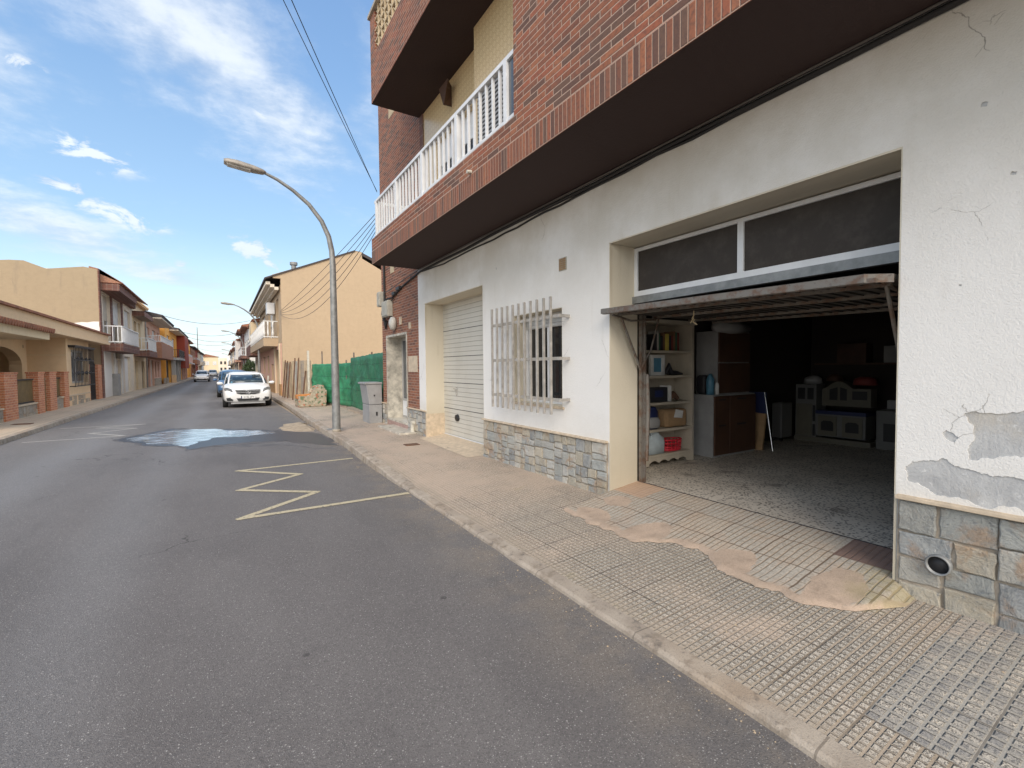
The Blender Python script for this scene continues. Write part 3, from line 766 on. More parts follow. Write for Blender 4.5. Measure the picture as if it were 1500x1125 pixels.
# garage 2 : closed sectional door
D2 = obj('garage_door', MB().box(4.05, 4.10, 6.74, 9.30, .185, 2.95), 'sectional_door_panel', AB)
mb = MB()
for i in range(1, 5): mb.box(4.046, 4.05, 6.76, 9.29, .2 + i*.54 - .005, .2 + i*.54 + .005)
obj('panel_joint', mb, 'dark_trim', D2)
obj('threshold', MB().box(4.02, 4.07, 6.76, 9.29, .16, .188), 'white_aluminium', D2)
h_ = obj('handle', MB().box(4.030, 4.047, 8.62, 8.66, 1.02, 1.20).box(4.0, 4.032, 8.60, 8.72, 1.145, 1.17), 'chrome', D2, bev=.004)
obj('lock', MB().loft([[(x, 8.62 + r*math.cos(a), .57 + r*math.sin(a)*.8) for a in [2*PI*k/16 for k in range(16)]] for x, r in ((4.047, .09), (4.02, .085), (4.015, .05))]), 'dark_trim', D2)
ram = MB().add([(3.66, 6.76, ph(3.65, 7) + .003), (3.66, 9.29, ph(3.65, 7) + .003), (4.06, 9.29, .185), (4.06, 6.76, .185)], [(0, 1, 2, 3)]); ram.add([(3.35, 6.8, ph(3.35, 7) + .003), (3.45, 9.2, ph(3.45, 8) + .003), (3.66, 9.29, ph(3.65, 7) + .003), (3.66, 6.76, ph(3.65, 7) + .003)], [(0, 1, 2, 3)])
tag(obj('ramp', ram, 'cap_stone'), kind='structure')
# open garage: transom
F = obj('transom', MB().prism(rect(1.23, 3.812, 2.38, 2.925), 4.02, 4.07, 0, holes=[rect(1.29, 2.50, 2.44, 2.885), rect(2.56, 3.765, 2.44, 2.885)]), 'white_aluminium', AB, bev=.004)
obj('pane', MB().box(4.04, 4.05, 1.28, 2.51, 2.43, 2.90), 'dusty_dark_glass', F)
obj('pane', MB().box(4.04, 4.05, 2.55, 3.78, 2.43, 2.90), 'dusty_dark_glass', F)
obj('lintel_strip', MB().box(3.99, 4.06, 1.23, 3.812, 2.30, 2.378), 'galvanised_steel', F)
# tilted up-and-over door
def tz(x, y): return 2.185 + (x - 3.5) * -.012 + (y - 3.8) * .018
DR = obj('tilting_door', MB().add([(x, y, tz(x, y) + dz) for dz in (0, .03) for x, y in ((3.50, 3.79), (3.50, 1.36), (3.62, 1.25), (5.45, 1.25), (5.45, 3.79))], [(0, 1, 2, 3, 4), (5, 6, 7, 8, 9), (0, 1, 6, 5), (1, 2, 7, 6), (2, 3, 8, 7), (3, 4, 9, 8), (4, 0, 5, 9)]), 'old_metal_sheet', AB)
mb = MB()
for x in (3.52, 3.75, 4.30, 4.95, 5.42):
    mb.add([(x + dx, y, tz(x, y) + dz) for y in (1.30, 3.78) for dx in (-.018, .018) for dz in (-.03, -.001)], [(0, 1, 3, 2), (4, 6, 7, 5), (0, 4, 5, 1), (2, 3, 7, 6), (0, 2, 6, 4), (1, 5, 7, 3)])
obj('door_frame', mb, 'rusty_metal', DR)
mb = MB()
for i in range(24):
    y = 1.36 + i * .102
    mb.add([(x, y + dy, tz(x, y) + dz) for x in (3.55, 5.4) for dy in (-.006, .006) for dz in (-.012, -.0005)], [(0, 1, 3, 2), (4, 6, 7, 5), (0, 4, 5, 1), (2, 3, 7, 6), (0, 2, 6, 4), (1, 5, 7, 3)])
obj('door_ribs', mb, 'old_metal_sheet', DR)
ob = obj('door_edge', MB().add([(x, y, tz(x, y) + dz) for x, y in ((3.497, 3.79), (3.497, 1.36), (3.617, 1.245)) for dz in (-.026, .026)], [(0, 1, 3, 2), (2, 3, 5, 4)]), 'rusty_metal', DR)
so = ob.modifiers.new('s', 'SOLIDIFY'); so.thickness = .006
for y, s in ((3.74, 1), (1.33, -1)):
    obj('door_arm', MB().tube([(3.74, y, 2.14), (4.05, y, 1.55)], .014, 6).tube([(4.05, y, 1.55), (4.22, y, 1.78), (4.35, y, 2.15)], .012, 6).tube([(3.62, y, 2.15), (3.9, y, 2.10), (4.3, y, 2.13)], .012, 6), 'rusty_metal', DR)
    obj('door_track', MB().box(4.075, 4.115, y + (.01 if s > 0 else -.05), y + (.05 if s > 0 else -.01), .25, 2.30).box(4.115, 4.13, y - .01, y + .02, .25, 2.3), 'rusty_metal', DR)
obj('door_spring', MB().tube([(4.14, 3.72, 1.5), (4.16, 3.73, 1.1), (4.13, 3.72, .5)], [.02, .028, .02], 8), 'rusty_metal', DR)
obj('pull_cord', MB().tube([(4.0, 3.0, 2.14), (4.0, 3.0, 2.09), (4.01, 3.03, 2.06), (3.99, 2.98, 2.05), (4.0, 3.01, 2.03), (4.01, 2.97, 2.0)], .006, 5).tube([(4.0, 3.0, 2.07), (4.0, 3.04, 2.02)], .005, 5), 'rope', DR)
# garage room
FZ = .25
room = MB(); X0, X1, Y0, Y1, Z1 = 4.07, 9.7, -1.2, 4.62, 3.1
room.box(X0, X1 + .1, Y1, Y1 + .1, 0, Z1 + .1); room.box(X1, X1 + .1, Y0, Y1, 0, Z1); room.box(X0, X1 + .1, Y0 - .1, Y0, 0, Z1 + .1); room.box(X0, X1, Y0, Y1, Z1, Z1 + .1)
room.box(X0, X0 + .05, Y0, 1.22, 0, Z1); room.box(X0, X0 + .05, 3.83, Y1, 0, Z1); room.box(X0 + .002, X0 + .05, 1.22, 3.83, 2.93, Z1)
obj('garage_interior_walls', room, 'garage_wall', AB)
obj('garage_floor', MB().box(4.10, X1, Y0, Y1, 0, FZ), 'terrazzo_floor', AB)
obj('floor_edge', MB().box(4.085, 4.10, 1.23, 3.81, .1, FZ + .004), 'black_iron', AB)
# closed volume behind everything (upper floors and back)
obj('rear_volume', MB().box(10.0, 14, -6, 12.38, 0, 9.5).box(4.12, 10, 4.75, 12.36, .0, 3.6), 'facade_brick', AB)
# brick entrance bay
BX = WX
obj('entrance_wall', MB().prism(rect(9.68, 12.38, -.05, 3.75), BX, BX + .42, 0, holes=[rect(10.47, 12.0, -.02, 2.40)]), 'entrance_brick', AB)
dr = obj('entrance_surround', MB().prism(rect(10.44, 12.03, .26, 2.43), BX - .012, BX + .46, 0, holes=[rect(10.50, 11.97, .30, 2.375)]), 'marble', AB)
obj('entrance_riser', MB().box(BX - .01, BX + .44, 10.47, 12.0, .05, .258), 'pink_granite', AB)
dd = obj('entrance_door', MB().prism(rect(10.50, 11.97, .30, 2.37), BX + .38, BX + .43, 0, holes=[rect(10.56, 11.15, .8, 2.3), rect(11.3, 11.9, .8, 2.3)]), 'grey_render', AB)
obj('door_glass', MB().box(BX + .40, BX + .41, 10.52, 11.95, .75, 2.34), 'mirror_glass', dd)
obj('door_panel', MB().box(BX + .365, BX + .379, 10.56, 11.9, .36, .74), 'white_aluminium', dd)
obj('name_plaque', MB().box(BX - .012, BX - .001, 9.78, 10.36, 1.50, 1.86), 'cap_stone', AB, bev=.003)
obj('entrance_lamp', MB().loft([[(BX - x, 11.25 + r*math.cos(a), 2.68 + 1.3*r*math.sin(a)) for a in [2*PI*k/16 for k in range(16)]] for x, r in ((0, .09), (.05, .13), (.12, .12), (.16, .06))]), 'frosted_glass', AB)
obj('small_sign', MB().box(BX - .03, BX, 10.78, 10.9, 2.62, 2.80), 'cap_stone', AB); obj('small_sign', MB().box(BX - .02, BX, 10.15, 10.28, 2.48, 2.62), 'cap_stone', AB)
stp = tag(obj('door_step', MB().box(3.24, 3.66, 9.85, 11.55, .06, .175), 'marble', None, bev=.008), 'grey marble step slab on the pavement under the entrance door', 'step')
# meters and conduit
def mbox(y0, y1, z0, z1, nm='junction_box', m='meter_plastic'):
    b_ = obj(nm, MB().box(BX - .13, BX - .002, y0, y1, z0, z1), m, AB, bev=.012)
    obj('box_lid', MB().box(BX - .145, BX - .13, y0 + .02, y1 - .02, z0 + .03, z1 - .03), m, b_, bev=.004)
mbox(11.45, 11.95, 2.88, 3.28); mbox(12.13, 12.36, 3.2, 3.58)
obj('conduit', MB().tube([(BX - .03, 12.03, 4.6), (BX - .03, 12.03, 3.4), (BX - .05, 12.0, 2.75), (BX - .05, 11.9, 2.62), (BX - .05, 11.8, 2.8)], .028, 8).tube([(BX - .03, 12.2, 3.25), (BX - .05, 12.22, 3.0), (BX - .02, 12.2, 2.85), (BX - .03, 12.05, 2.78)], .02, 6).tube([(BX - .05, 11.6, 2.9), (BX - .05, 11.45, 2.8), (BX-.05, 11.5, 3.25), (BX - .03, 11.3, 3.3)], .012, 6), 'black_cable', AB)
obj('downpipe_outlet', MB().tube([(BX - .10, 9.98, .36), (BX - .02, 9.98, .36)], .055, 12).tube([(BX - .07, 9.98, .12), (BX - .07, 9.98, .33)], .05, 12), 'pvc_white', AB)
# upper floors ---------------------------------------------------------
BAL = 2.65; SZ = 3.70; SY = 9.60
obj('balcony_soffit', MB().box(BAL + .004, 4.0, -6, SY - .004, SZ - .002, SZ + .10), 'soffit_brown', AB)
lw = MB().box(BAL, BAL + .14, 4.18, SY, SZ + .0, 4.2).box(BAL + .14, WX, SY - .14, SY, SZ, 4.2)
obj('balcony_parapet', lw, 'facade_brick', AB)
obj('soldier_course', MB().box(BAL - .003, BAL + .02, -6, SY + .003, SZ - .001, SZ + .25).box(BAL + .02, WX, SY - .02, SY + .003, SZ - .001, SZ + .25), 'soldier_brick', AB)
UB = obj('enclosed_bay_wall', MB().box(BAL, 4.5, -6, 4.18, SZ + .1, 9.6), 'facade_brick', AB)
obj('upper_balcony', MB().prism(rect(4.18, SY - .18, 6.80, 7.62), BAL, BAL + .14, 0).box(BAL + .14, WX, SY - .32, SY - .18, 6.8, 7.62), 'facade_brick', AB)
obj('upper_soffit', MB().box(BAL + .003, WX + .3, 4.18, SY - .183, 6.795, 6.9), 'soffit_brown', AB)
pb = obj('upper_parapet', MB().box(BAL, BAL + .14, 9.12, SY - .18, 7.62, 8.42).box(BAL + .14, WX, SY - .32, SY - .18, 7.62, 8.42), 'facade_brick', AB)
obj('parapet_cap', MB().box(BAL - .04, BAL + .18, 4.18, SY - .14, 8.42, 8.48).box(BAL + .18, WX, SY - .36, SY - .14, 8.42, 8.48), 'concrete_trim', AB)
bb = MB()
for i in range(24):
    y = 9.12 - i * .205
    for j in range(4):
        z = 7.62 + j * .2
        bb.box(BAL + .01, BAL + .11, y - .205, y - .175, z, z + .2); bb.box(BAL + .011, BAL + .109, y - .205, y, z, z + .028)
        bb.prism([(y - .175, z + .028), (y - .16, z + .028), (y, z + .185), (y, z + .2), (y - .015, z + .2), (y - .175, z + .045)], BAL + .03, BAL + .09, 0)
obj('breeze_block_screen', bb, 'breeze_block', AB)
obj('loggia_wall', MB().prism(rect(6.52, 9.22, 3.8, 6.8), WX, WX + .2, 0, holes=[rect(7.0, 8.6, 3.85, 5.95)]).box(3.42, WX + .2, 4.18, 6.52, 3.8, 6.8), 'patterned_tile', AB)
obj('loggia_column', MB().box(WX - .02, WX + .2, 9.222, 9.40, 3.8, 6.8), 'brown_tile_cladding', AB)
lwin = obj('balcony_door', MB().prism(rect(7.0, 8.6, 3.85, 5.95), WX + .08, WX + .13, 0, holes=[rect(7.06, 7.77, 3.95, 5.5), rect(7.83, 8.54, 3.95, 5.5)]), 'white_aluminium', AB)
mb = MB()
for i in range(26): mb.box(WX + .095, WX + .115, 7.06, 8.54, 3.95 + i*.06, 3.95 + i*.06 + .045)
obj('shutter', mb, 'dark_trim', lwin)
sl = obj('side_shutter', MB().box(3.405, 3.418, 5.1, 6.4, 3.9, 5.75), 'dark_trim', AB)
mb = MB()
for i in range(28): mb.box(3.395, 3.405, 5.12, 6.38, 3.95 + i*.062, 3.95 + i*.062 + .03)
obj('slats', mb, 'grey_cabinet', sl)
obj('wall_lantern', MB().loft([[(WX - .02 - s_*.16, 7.8 + s_*c_, z) for s_, c_ in ((0, -w_), (0, w_), (1, w_ * .8), (1, -w_ * .8))] for z, w_ in ((6.26, .02), (6.5, .17), (6.6, .24), (6.62, .24))], smooth=False), 'wood_brown', AB)
obj('tower_wall', MB().box(WX, WX + .4, 9.402, 12.38, 3.752, 9.4), 'facade_brick', AB)
obj('tower_vent', MB().box(WX - .006, WX, 11.05, 11.5, 7.7, 8.0), 'breeze_block', AB); obj('tower_vent', MB().box(WX - .006, WX, 11.3, 11.6, 3.95, 4.15), 'breeze_block', AB)
# railing
RL = obj('balcony_railing', MB().box(BAL + .03, BAL + .09, 4.19, SY - .12, 4.88, 4.93).box(BAL + .03, BAL + .09, 4.19, SY - .12, 4.235, 4.275), 'white_aluminium', AB, bev=.003)
for i in range(5):
    y = 4.40 + i * 1.245; y = min(y, SY - .2)
    obj('post', MB().box(BAL + .025, BAL + .095, y - .035, y + .035, 4.19, 4.88), 'white_aluminium', RL)
    for k in range(1, 8):
        if i < 4: obj('baluster', MB().box(BAL + .045, BAL + .075, y + k*.1556 - .015, y + k*.1556 + .015, 4.275, 4.88), 'white_aluminium', RL)
obj('end_rail', MB().box(BAL + .1, WX, SY - .16, SY - .12, 4.88, 4.93).box(BAL + .1, WX, SY - .16, SY - .12, 4.235, 4.275), 'white_aluminium', RL)
for i in range(7):
    x = BAL + .2 + i*.13
    obj('baluster', MB().box(x - .02, x + .02, SY - .155, SY - .125, 4.275, 4.88), 'white_aluminium', RL)
obj('screen_panel', MB().box(BAL + .055, BAL + .065, 4.20, 4.36, 4.28, 4.88), 'mirror_glass', RL)
obj('drain_spout', MB().tube([(BAL - .06, 5.16, 3.97), (BAL + .03, 5.16, 3.98)], .022, 10), 'pvc_white', AB)
# cables along the soffit
def cable(name, pts, r, m, label, cat='cable', group=None, n=6):
    return tag(obj(name, MB().tube(pts, r, n), m), label, cat, group)
def wob(pts, a, seed, k=6):
    rnd = random.Random(seed); out = []
    for p, q in zip(pts, pts[1:]):
        for i in range(k): t = i / k; out.append(tuple(p[j] + (q[j]-p[j])*t + (rnd.uniform(-a, a) if 0 < j and out else 0) * (1 if j == 2 else .3) for j in range(3)))
    return out + [pts[-1]]
cable('thick_wall_cable', wob([(3.62, -6, 3.66), (3.62, 3, 3.66), (3.62, 9.5, 3.63), (3.62, 10.6, 3.50), (3.62, 11.4, 3.33), (3.62, 12.0, 3.36)], .010, 1), .021, 'black_cable', 'thick black cable clipped along the top of the white wall under the balcony')
cable('thin_wall_cable', wob([(3.60, -6, 3.69), (3.60, 9.5, 3.68), (3.60, 11.9, 3.52)], .008, 2), .011, 'grey_cable', 'thin grey cable highest under the balcony, above the thick black one')
cable('sagging_wall_cable', wob([(3.63, 1.5, 3.645), (3.63, 4, 3.62), (3.63, 6.0, 3.585), (3.63, 8, 3.56), (3.63, 9.4, 3.62)], .012, 3), .013, 'black_cable', 'black cable sagging lowest on the white wall below the others')
cb = obj('cable_clamp', MB().box(3.575, 3.65, 10.75, 11.0, 3.44, 3.52).box(3.57, 3.65, 11.1, 11.3, 3.36, 3.44), 'dark_trim', AB, bev=.008)
def sag(a, b, s, n=24): return [tuple(a[j] + (b[j]-a[j])*i/n - (s*4*(i/n)*(1-i/n) if j == 2 else 0) for j in range(3)) for i in range(n+1)]
A = (3.62, 12.35, 5.1); B = (2.72, 27.9, 4.62)
words = ['uppermost and tautest', 'second from the top', 'middle', 'second from the bottom', 'lowest and slackest']
for i in range(5):
    cable('overhead_cable', sag((3.62, 12.36, 5.75 - i*.10), (2.74, 27.95, 4.68 - i*.04), .10 + i*.24), .009, 'grey_cable', '%s of five black cables between brick building and tan house' % words[i], group='cables between the brick building and the tan house')
cable('overhead_cable', sag((3.3, 11.42, 5.87), (-3.6, 2.03, 10.6), .10), .007, 'black_cable', 'left one of two thin wires running up across the open sky to the brick building')
cable('overhead_cable', sag((3.3, 11.42, 5.85), (-3.6, -.79, 8.75), .10), .007, 'black_cable', 'right one of two thin wires running up across the open sky to the brick building')
for i, (y, z, s, dz) in enumerate(((58, 7.0, .7, .2), (62, 6.2, 1.0, .3), (80, 6.6, .9, -.2), (96, 6.3, .8, .4), (120, 6.4, .9, 0))):
    cable('street_crossing_wire', sag((-5.4, y, z + .2), (2.9, y + 4, z + dz), s), .022, 'grey_cable', ['nearest and highest', 'second nearest', 'third nearest', 'fourth nearest', 'farthest'][i] + ' of the slack wires crossing over the far street', group='wires crossing the street')

# ------------------------------------------------------------------ street lamps on the right pavement
def lamp(i, x, y):
    r = thing('street_lamp', LAMPL[i], 'street lamp', (x, y, .12), 'street lamps along the right pavement')
    b = ph(min(x, 3.6), y) - .02
    mb = MB().tube([(x, y, b), (x, y, 1.2), (x, y, 2.8), (x + .0, y, 4.0)], [.092, .085, .075, .066], 14)
    mb.tube([(x, y, 4.0), (x - .015, y, 4.3), (x - .075, y, 4.62), (x - .22, y, 4.95), (x - .48, y, 5.28), (x - .80, y, 5.53), (x - 1.10, y, 5.70), (x - 1.36, y, 5.80)], [.066, .062, .057, .051, .045, .039, .034, .030], 12)
    obj('pole', mb, 'galvanised_steel', r)
    obj('base_collar', MB().lathe([(.10, b), (.10, b + .06), (.093, b + .08)], x, y), 'concrete_trim', r)
    rings = []
    for t, w_, h0, h1 in ((-1.32, .04, -.02, .03), (-1.38, .085, -.06, .05), (-1.55, .12, -.075, .075), (-1.85, .14, -.08, .09), (-2.02, .13, -.07, .07), (-2.09, .09, -.04, .05)):
        zc = 5.80 + (-t - 1.36) * .10
        rings.append([(x + t, y - w_, zc), (x + t, y - w_*.75, zc + h1*.8), (x + t, y, zc + h1), (x + t, y + w_*.75, zc + h1*.8), (x + t, y + w_, zc), (x + t, y + w_*.9, zc + h0*.5), (x + t, y, zc + h0*.55), (x + t, y - w_*.9, zc + h0*.5)])
    obj('lamp_head', MB().loft(rings), 'lamp_housing', r)
    obj('lens', MB().add([(x + t, y + s*w_, 5.80 + (-t - 1.36)*.10 - d_) for t, w_, d_ in ((-1.62, .09, .06), (-2.03, .085, .055)) for s in (-1, 1)] + [(x + t, y + s*w_, 5.80 + (-t - 1.36)*.10 - d_) for t, w_, d_ in ((-1.6, .10, .03), (-2.04, .095, .03)) for s in (-1, 1)], [(0, 1, 3, 2), (4, 5, 7, 6), (0, 1, 5, 4), (2, 3, 7, 6), (0, 2, 6, 4), (1, 3, 7, 5)]), 'frosted_glass', r)
LAMPL = ['tall curved street lamp nearest the camera, on the pavement before the green netting', 'second nearest curved street lamp, beside the tan house behind the parked white car', 'third nearest curved street lamp down the right pavement', 'fourth nearest curved street lamp down the right pavement', 'fifth nearest curved street lamp down the right pavement', 'farthest curved street lamp down the right pavement']
for i, y in enumerate((11.4, 35.5, 61, 88, 118, 150)): lamp(i, 2.24 - (.1 if i else 0), y)
# ------------------------------------------------------------------ cars
def car(x, y, body, label, name='parked_car', L=4.35, Wd=1.78, H=1.55, detail=True, group=None, rot=0):
    r = thing(name, label, 'car', (x, y, 0), group); r.rotation_euler.z = rot
    def P(mb, nm, m, par=r, **k):
        o = obj(nm, mb, m, None, **k); o.parent = par; return o
    w2 = Wd/2; hl = L/2
    def ring(yy, wd, zb, zt, cr=.03):
        return [(0, yy, zt + cr), (wd*.55, yy, zt + cr*.7), (wd*.86, yy, zt - .01), (wd*.97, yy, zt - .10), (wd, yy, (zt+zb)/2 + .05), (wd*.98, yy, zb + .12), (wd*.93, yy, zb), (-wd*.93, yy, zb), (-wd*.98, yy, zb + .12), (-wd, yy, (zt+zb)/2 + .05), (-wd*.97, yy, zt - .10), (-wd*.86, yy, zt - .01), (-wd*.55, yy, zt + cr*.7)]
    st = [(-hl, w2*.72, .30, .60), (-hl + .05, w2*.86, .22, .70), (-hl + .18, w2*.945, .19, .80), (-hl + .45, w2*.985, .19, .90), (-hl + .85, w2, .20, .98), (-hl + 1.15, w2, .20, 1.01), (0, w2, .20, 1.0), (hl - 1.0, w2, .20, 1.02), (hl - .4, w2*.98, .22, 1.04), (hl - .08, w2*.9, .28, .98), (hl, w2*.8, .34, .85)]
    bd = P(MB().loft([ring(*q) for q in st]), 'body', [body], sub=1)
    def rr(z, yf, yb, wd, c=.15):
        k = wd - c
        return [(-k, yf, z), (0, yf - .06, z), (k, yf, z), (wd, yf + c*1.6, z), (wd, (yf+yb)/2, z), (wd, yb - c, z), (k, yb, z), (0, yb + .03, z), (-k, yb, z), (-wd, yb - c, z), (-wd, (yf+yb)/2, z), (-wd, yf + c*1.6, z)]
    f0 = -hl + 1.02
    P(MB().loft([rr(.94, f0, hl - .25, w2*.90), rr(1.2, f0 + .42, hl - .33, w2*.83), rr(H - .12, f0 + .88, hl - .5, w2*.74)]), 'windows', ['car_glass'])
    P(MB().loft([rr(H - .14, f0 + .86, hl - .48, w2*.75), rr(H - .06, f0 + 1.02, hl - .56, w2*.70), rr(H, f0 + 1.35, hl - .8, w2*.5)]), 'roof', [body])
    pil = MB()
    for s in (-1, 1):
        pil.tube([(s*(w2*.90 - .13), f0 + .02, .95), (s*(w2*.83 - .11), f0 + .43, 1.21), (s*(w2*.74 - .08), f0 + .90, H - .11)], .035, 6)
        pil.tube([(s*w2*.89, .1, .95), (s*w2*.755, .1, H - .12)], .03, 6)
        pil.tube([(s*w2*.86, hl - .32, .95), (s*w2*.73, hl - .52, H - .12)], .06, 6)
    P(pil, 'pillars', [body])
    for s in (-1, 1):
        m_ = P(MB().loft([[(s*(w2 + .02 + a), f0 + .32 + .07*math.cos(q)*k, 1.0 + .07*math.sin(q)*k) for q in [2*PI*t/8 for t in range(8)]] for a, k in ((-.06, .3), (.02, .9), (.12, 1), (.17, .6))]), 'wing_mirror', [body])
        for yy in (-hl + .82, hl - .80):
            wheel = P(MB().loft([[(s*(w2 - .20 + a), yy + k*math.cos(q), .315 + k*math.sin(q)) for q in [2*PI*t/20 for t in range(20)]] for a, k in ((0, .29), (.03, .315), (.17, .315), (.20, .29))]), 'wheel', ['rubber'])
            P(MB().loft([[(s*(w2 - .005 + a), yy + k*math.cos(q), .315 + k*math.sin(q)) for q in [2*PI*t/20 for t in range(20)]] for a, k in ((0, .21), (.012, .19), (.016, .05))]), 'rim', ['galvanised_steel'], wheel)
    yf = -hl
    if detail:
        # grille with two bars and a three pointed star in a ring
        gp = [(-.46, .74), (.46, .74), (.40, .60), (.25, .56), (-.25, .56), (-.40, .60)]
        gb = P(MB().prism(gp, yf - .025, yf + .14, 1), 'grille', ['dark_trim'])
        P(MB().box(-.44, .44, yf - .035, yf - .026, .695, .715).box(-.42, .42, yf - .035, yf - .026, .625, .645).box(-.46, .46, yf - .034, yf + .02, .735, .75), 'grille_bars', ['chrome'], gb)
        em = MB().tube([(.085*math.cos(q), yf - .045, .655 + .085*math.sin(q)) for q in [2*PI*t/20 for t in range(21)]], .010, 6)
        for k in range(3):
            a = PI/2 + k*2*PI/3; em.prism([(.085*math.cos(a), .655 + .085*math.sin(a)), (.022*math.cos(a+PI/3), .655 + .022*math.sin(a+PI/3)), (0, .655), (.022*math.cos(a-PI/3), .655 + .022*math.sin(a-PI/3))], yf - .052, yf - .038, 1)
        P(em, 'emblem', ['chrome'], gb)
    else:
        P(MB().prism([(-.5, .42), (.5, .42), (.62, .30), (.5, .26), (-.5, .26), (-.62, .30)], yf - .02, yf + .14, 1), 'grille', ['dark_trim'])
    for s in (-1, 1):
        hp = [(s*.54, .66), (s*.60, .78), (s*.74, .84), (s*.84, .83), (s*.85, .74), (s*.70, .62)]
        pts = []
        for px_, pz_ in hp: pts.append((px_, yf + .02 + (max(0, abs(px_) - .5)/.35)**1.6*.24, pz_))
        P(MB().loft([[(p[0], p[1] - .01, p[2]) for p in pts], [(p[0]*.96, p[1] + .12, p[2]) for p in pts]], smooth=False), 'headlight', ['headlight_glass'])
        P(MB().prism([(s*.50, .38), (s*.56, .44), (s*.78, .42), (s*.76, .31), (s*.56, .29)], yf + .02, yf + .14, 1), 'fog_vent', ['dark_trim'])
    P(MB().prism([(-.42, .40), (.42, .40), (.36, .28), (-.36, .28)], yf - .02, yf + .1, 1), 'lower_intake', ['dark_trim'])
    P(MB().box(-.62, .62, yf + .0, yf + .12, .17, .225), 'bumper_lip', ['grey_cabinet'])
    pl = P(MB().box(-.26, .26, yf - .045, yf - .02, .385, .495), 'number_plate', ['plate_white'])
    if detail:
        P(MB().box(-.26, -.222, yf - .047, yf - .045, .386, .494), 'plate_band', ['navy_plastic'], pl)
        cu = bpy.data.curves.new('plate_text', 'FONT'); cu.body = '5196 JFY'; cu.size = .105; cu.align_x = 'CENTER'; cu.extrude = .001
        to = bpy.data.objects.new('plate_characters', cu); C.objects.link(to)
        dg = bpy.context.evaluated_depsgraph_get(); me = bpy.data.meshes.new_from_object(to.evaluated_get(dg)); bpy.data.objects.remove(to)
        me.materials.clear(); me.materials.append(MATS['dark_trim'])
        o = bpy.data.objects.new('plate_characters', me); C.objects.link(o); o.parent = pl; o.location = (.02, yf - .047, .402); o.rotation_euler = (PI/2, 0, 0)
        P(MB().loft([[(-.56 + k*math.cos(q), f0 - .02 + .035 + z*.5, 1.03 + z + k*math.sin(q)) for q in [2*PI*t/12 for t in range(12)]] for k, z in ((.045, 0), (.044, .001))]), 'windscreen_sticker', ['blue_plastic'])
    return r
G1 = 'cars parked along the right kerb'
car(.90, 24.45, 'car_white', 'white hatchback with a three-pointed star grille, first parked car at the right kerb', Wd=1.82, H=1.48, group=G1)
far = [(.62, 33.0, 'car_blue', 'dark blue car parked directly behind the white car with the star grille'), (.55, 40, 'car_silver', 'silver car third in the parked row'), (.7, 47.5, 'car_dark', 'dark car fourth in the parked row'), (.75, 54, 'car_white', 'white car fifth in the parked row'), (.75, 63, 'car_blue', 'small blue car sixth in the parked row'), (.8, 72, 'car_silver', 'pale silver car seventh in the parked row'), (.8, 84, 'car_white', 'white car eighth in the parked row, small with distance'), (.8, 98, 'car_red', 'red car farthest in the parked row')]
for x, y, m, l in far: car(x, y, m, l, detail=False, group=G1)
car(-2.25, 74, 'car_white', 'white hatchback driving towards the camera in the left lane', 'moving_car', L=3.95, Wd=1.72, H=1.5, detail=False)
car(-1.7, 120, 'car_silver', 'grey car following far behind the moving white hatchback', 'moving_car', detail=False)

# ------------------------------------------------------------------ fence of green netting, boards, armchair, cabinet
def fence_run(name, pts, zb, zts, m, label, wav=.04):
    mb = MB(); n = len(pts) * 14; rows = []
    for j in range(n + 1):
        t = j / n * (len(pts) - 1); i = min(int(t), len(pts) - 2); f = t - i
        x = pts[i][0] + (pts[i+1][0]-pts[i][0])*f; y = pts[i][1] + (pts[i+1][1]-pts[i][1])*f; zt = zts[i] + (zts[i+1]-zts[i])*f
        rows.append([(x + (noise.noise(Vector((y*2.1, k*.7, 1))) + .5*noise.noise(Vector((y*5, k*1.6, 7))))*wav*2.6*math.sin(PI*min(1, (k+.5)/12)), y, zb + (zt - zb)*k/12 + (noise.noise(Vector((y*3, k, 4)))*.03 if k in (0, 12) else 0)) for k in range(13)])
    mb.loft(rows, closed=False, caps=False)
    r = thing(name, label, 'fence', (pts[0][0], pts[0][1], 0))
    o = obj('netting', mb, m, r); so = o.modifiers.new('s', 'SOLIDIFY'); so.thickness = .01
    return r
fa = fence_run('netting_fence', [(3.72, 12.45), (3.80, 14.5), (3.9, 17.1)], .15, [2.02, 2.0, 1.95], 'green_netting', 'dark green torn netting fence next to the brick building')
fb = fence_run('netting_fence', [(3.93, 16.8), (3.78, 18.5), (3.25, 21.2)], .22, [1.80, 1.78, 1.78], 'green_netting', 'bright green netting fence between the leaning boards and the dark torn netting')
for f_, ps in ((fa, ((3.74, 12.6, 2.25), (3.95, 14.7, 2.1), (3.93, 16.95, 2.15))), (fb, ((3.65, 19.0, 2.25), (3.45, 20.3, 2.3), (3.83, 17.7, 1.9)))):
    for x, y, z in ps: obj('post', MB().tube([(x + .04, y, .1), (x + .04, y, z)], .025, 8), 'rusty_metal', f_)
obj('rubble_footing', MB().box(3.70, 3.95, 12.5, 17.0, .1, .24), 'concrete_block', fa); obj('rubble_footing', MB().prism([(3.93, 17.1), (3.78, 18.6), (3.3, 21.2), (3.5, 21.2), (4.1, 17.1)], .1, .26, 2), 'concrete_block', fb)
wp = thing('board_fence', 'cream boards and rusty timber planks leaning before the block wall of the tan house', 'fence', (3.0, 24.5, 0))
rb = random.Random(5)
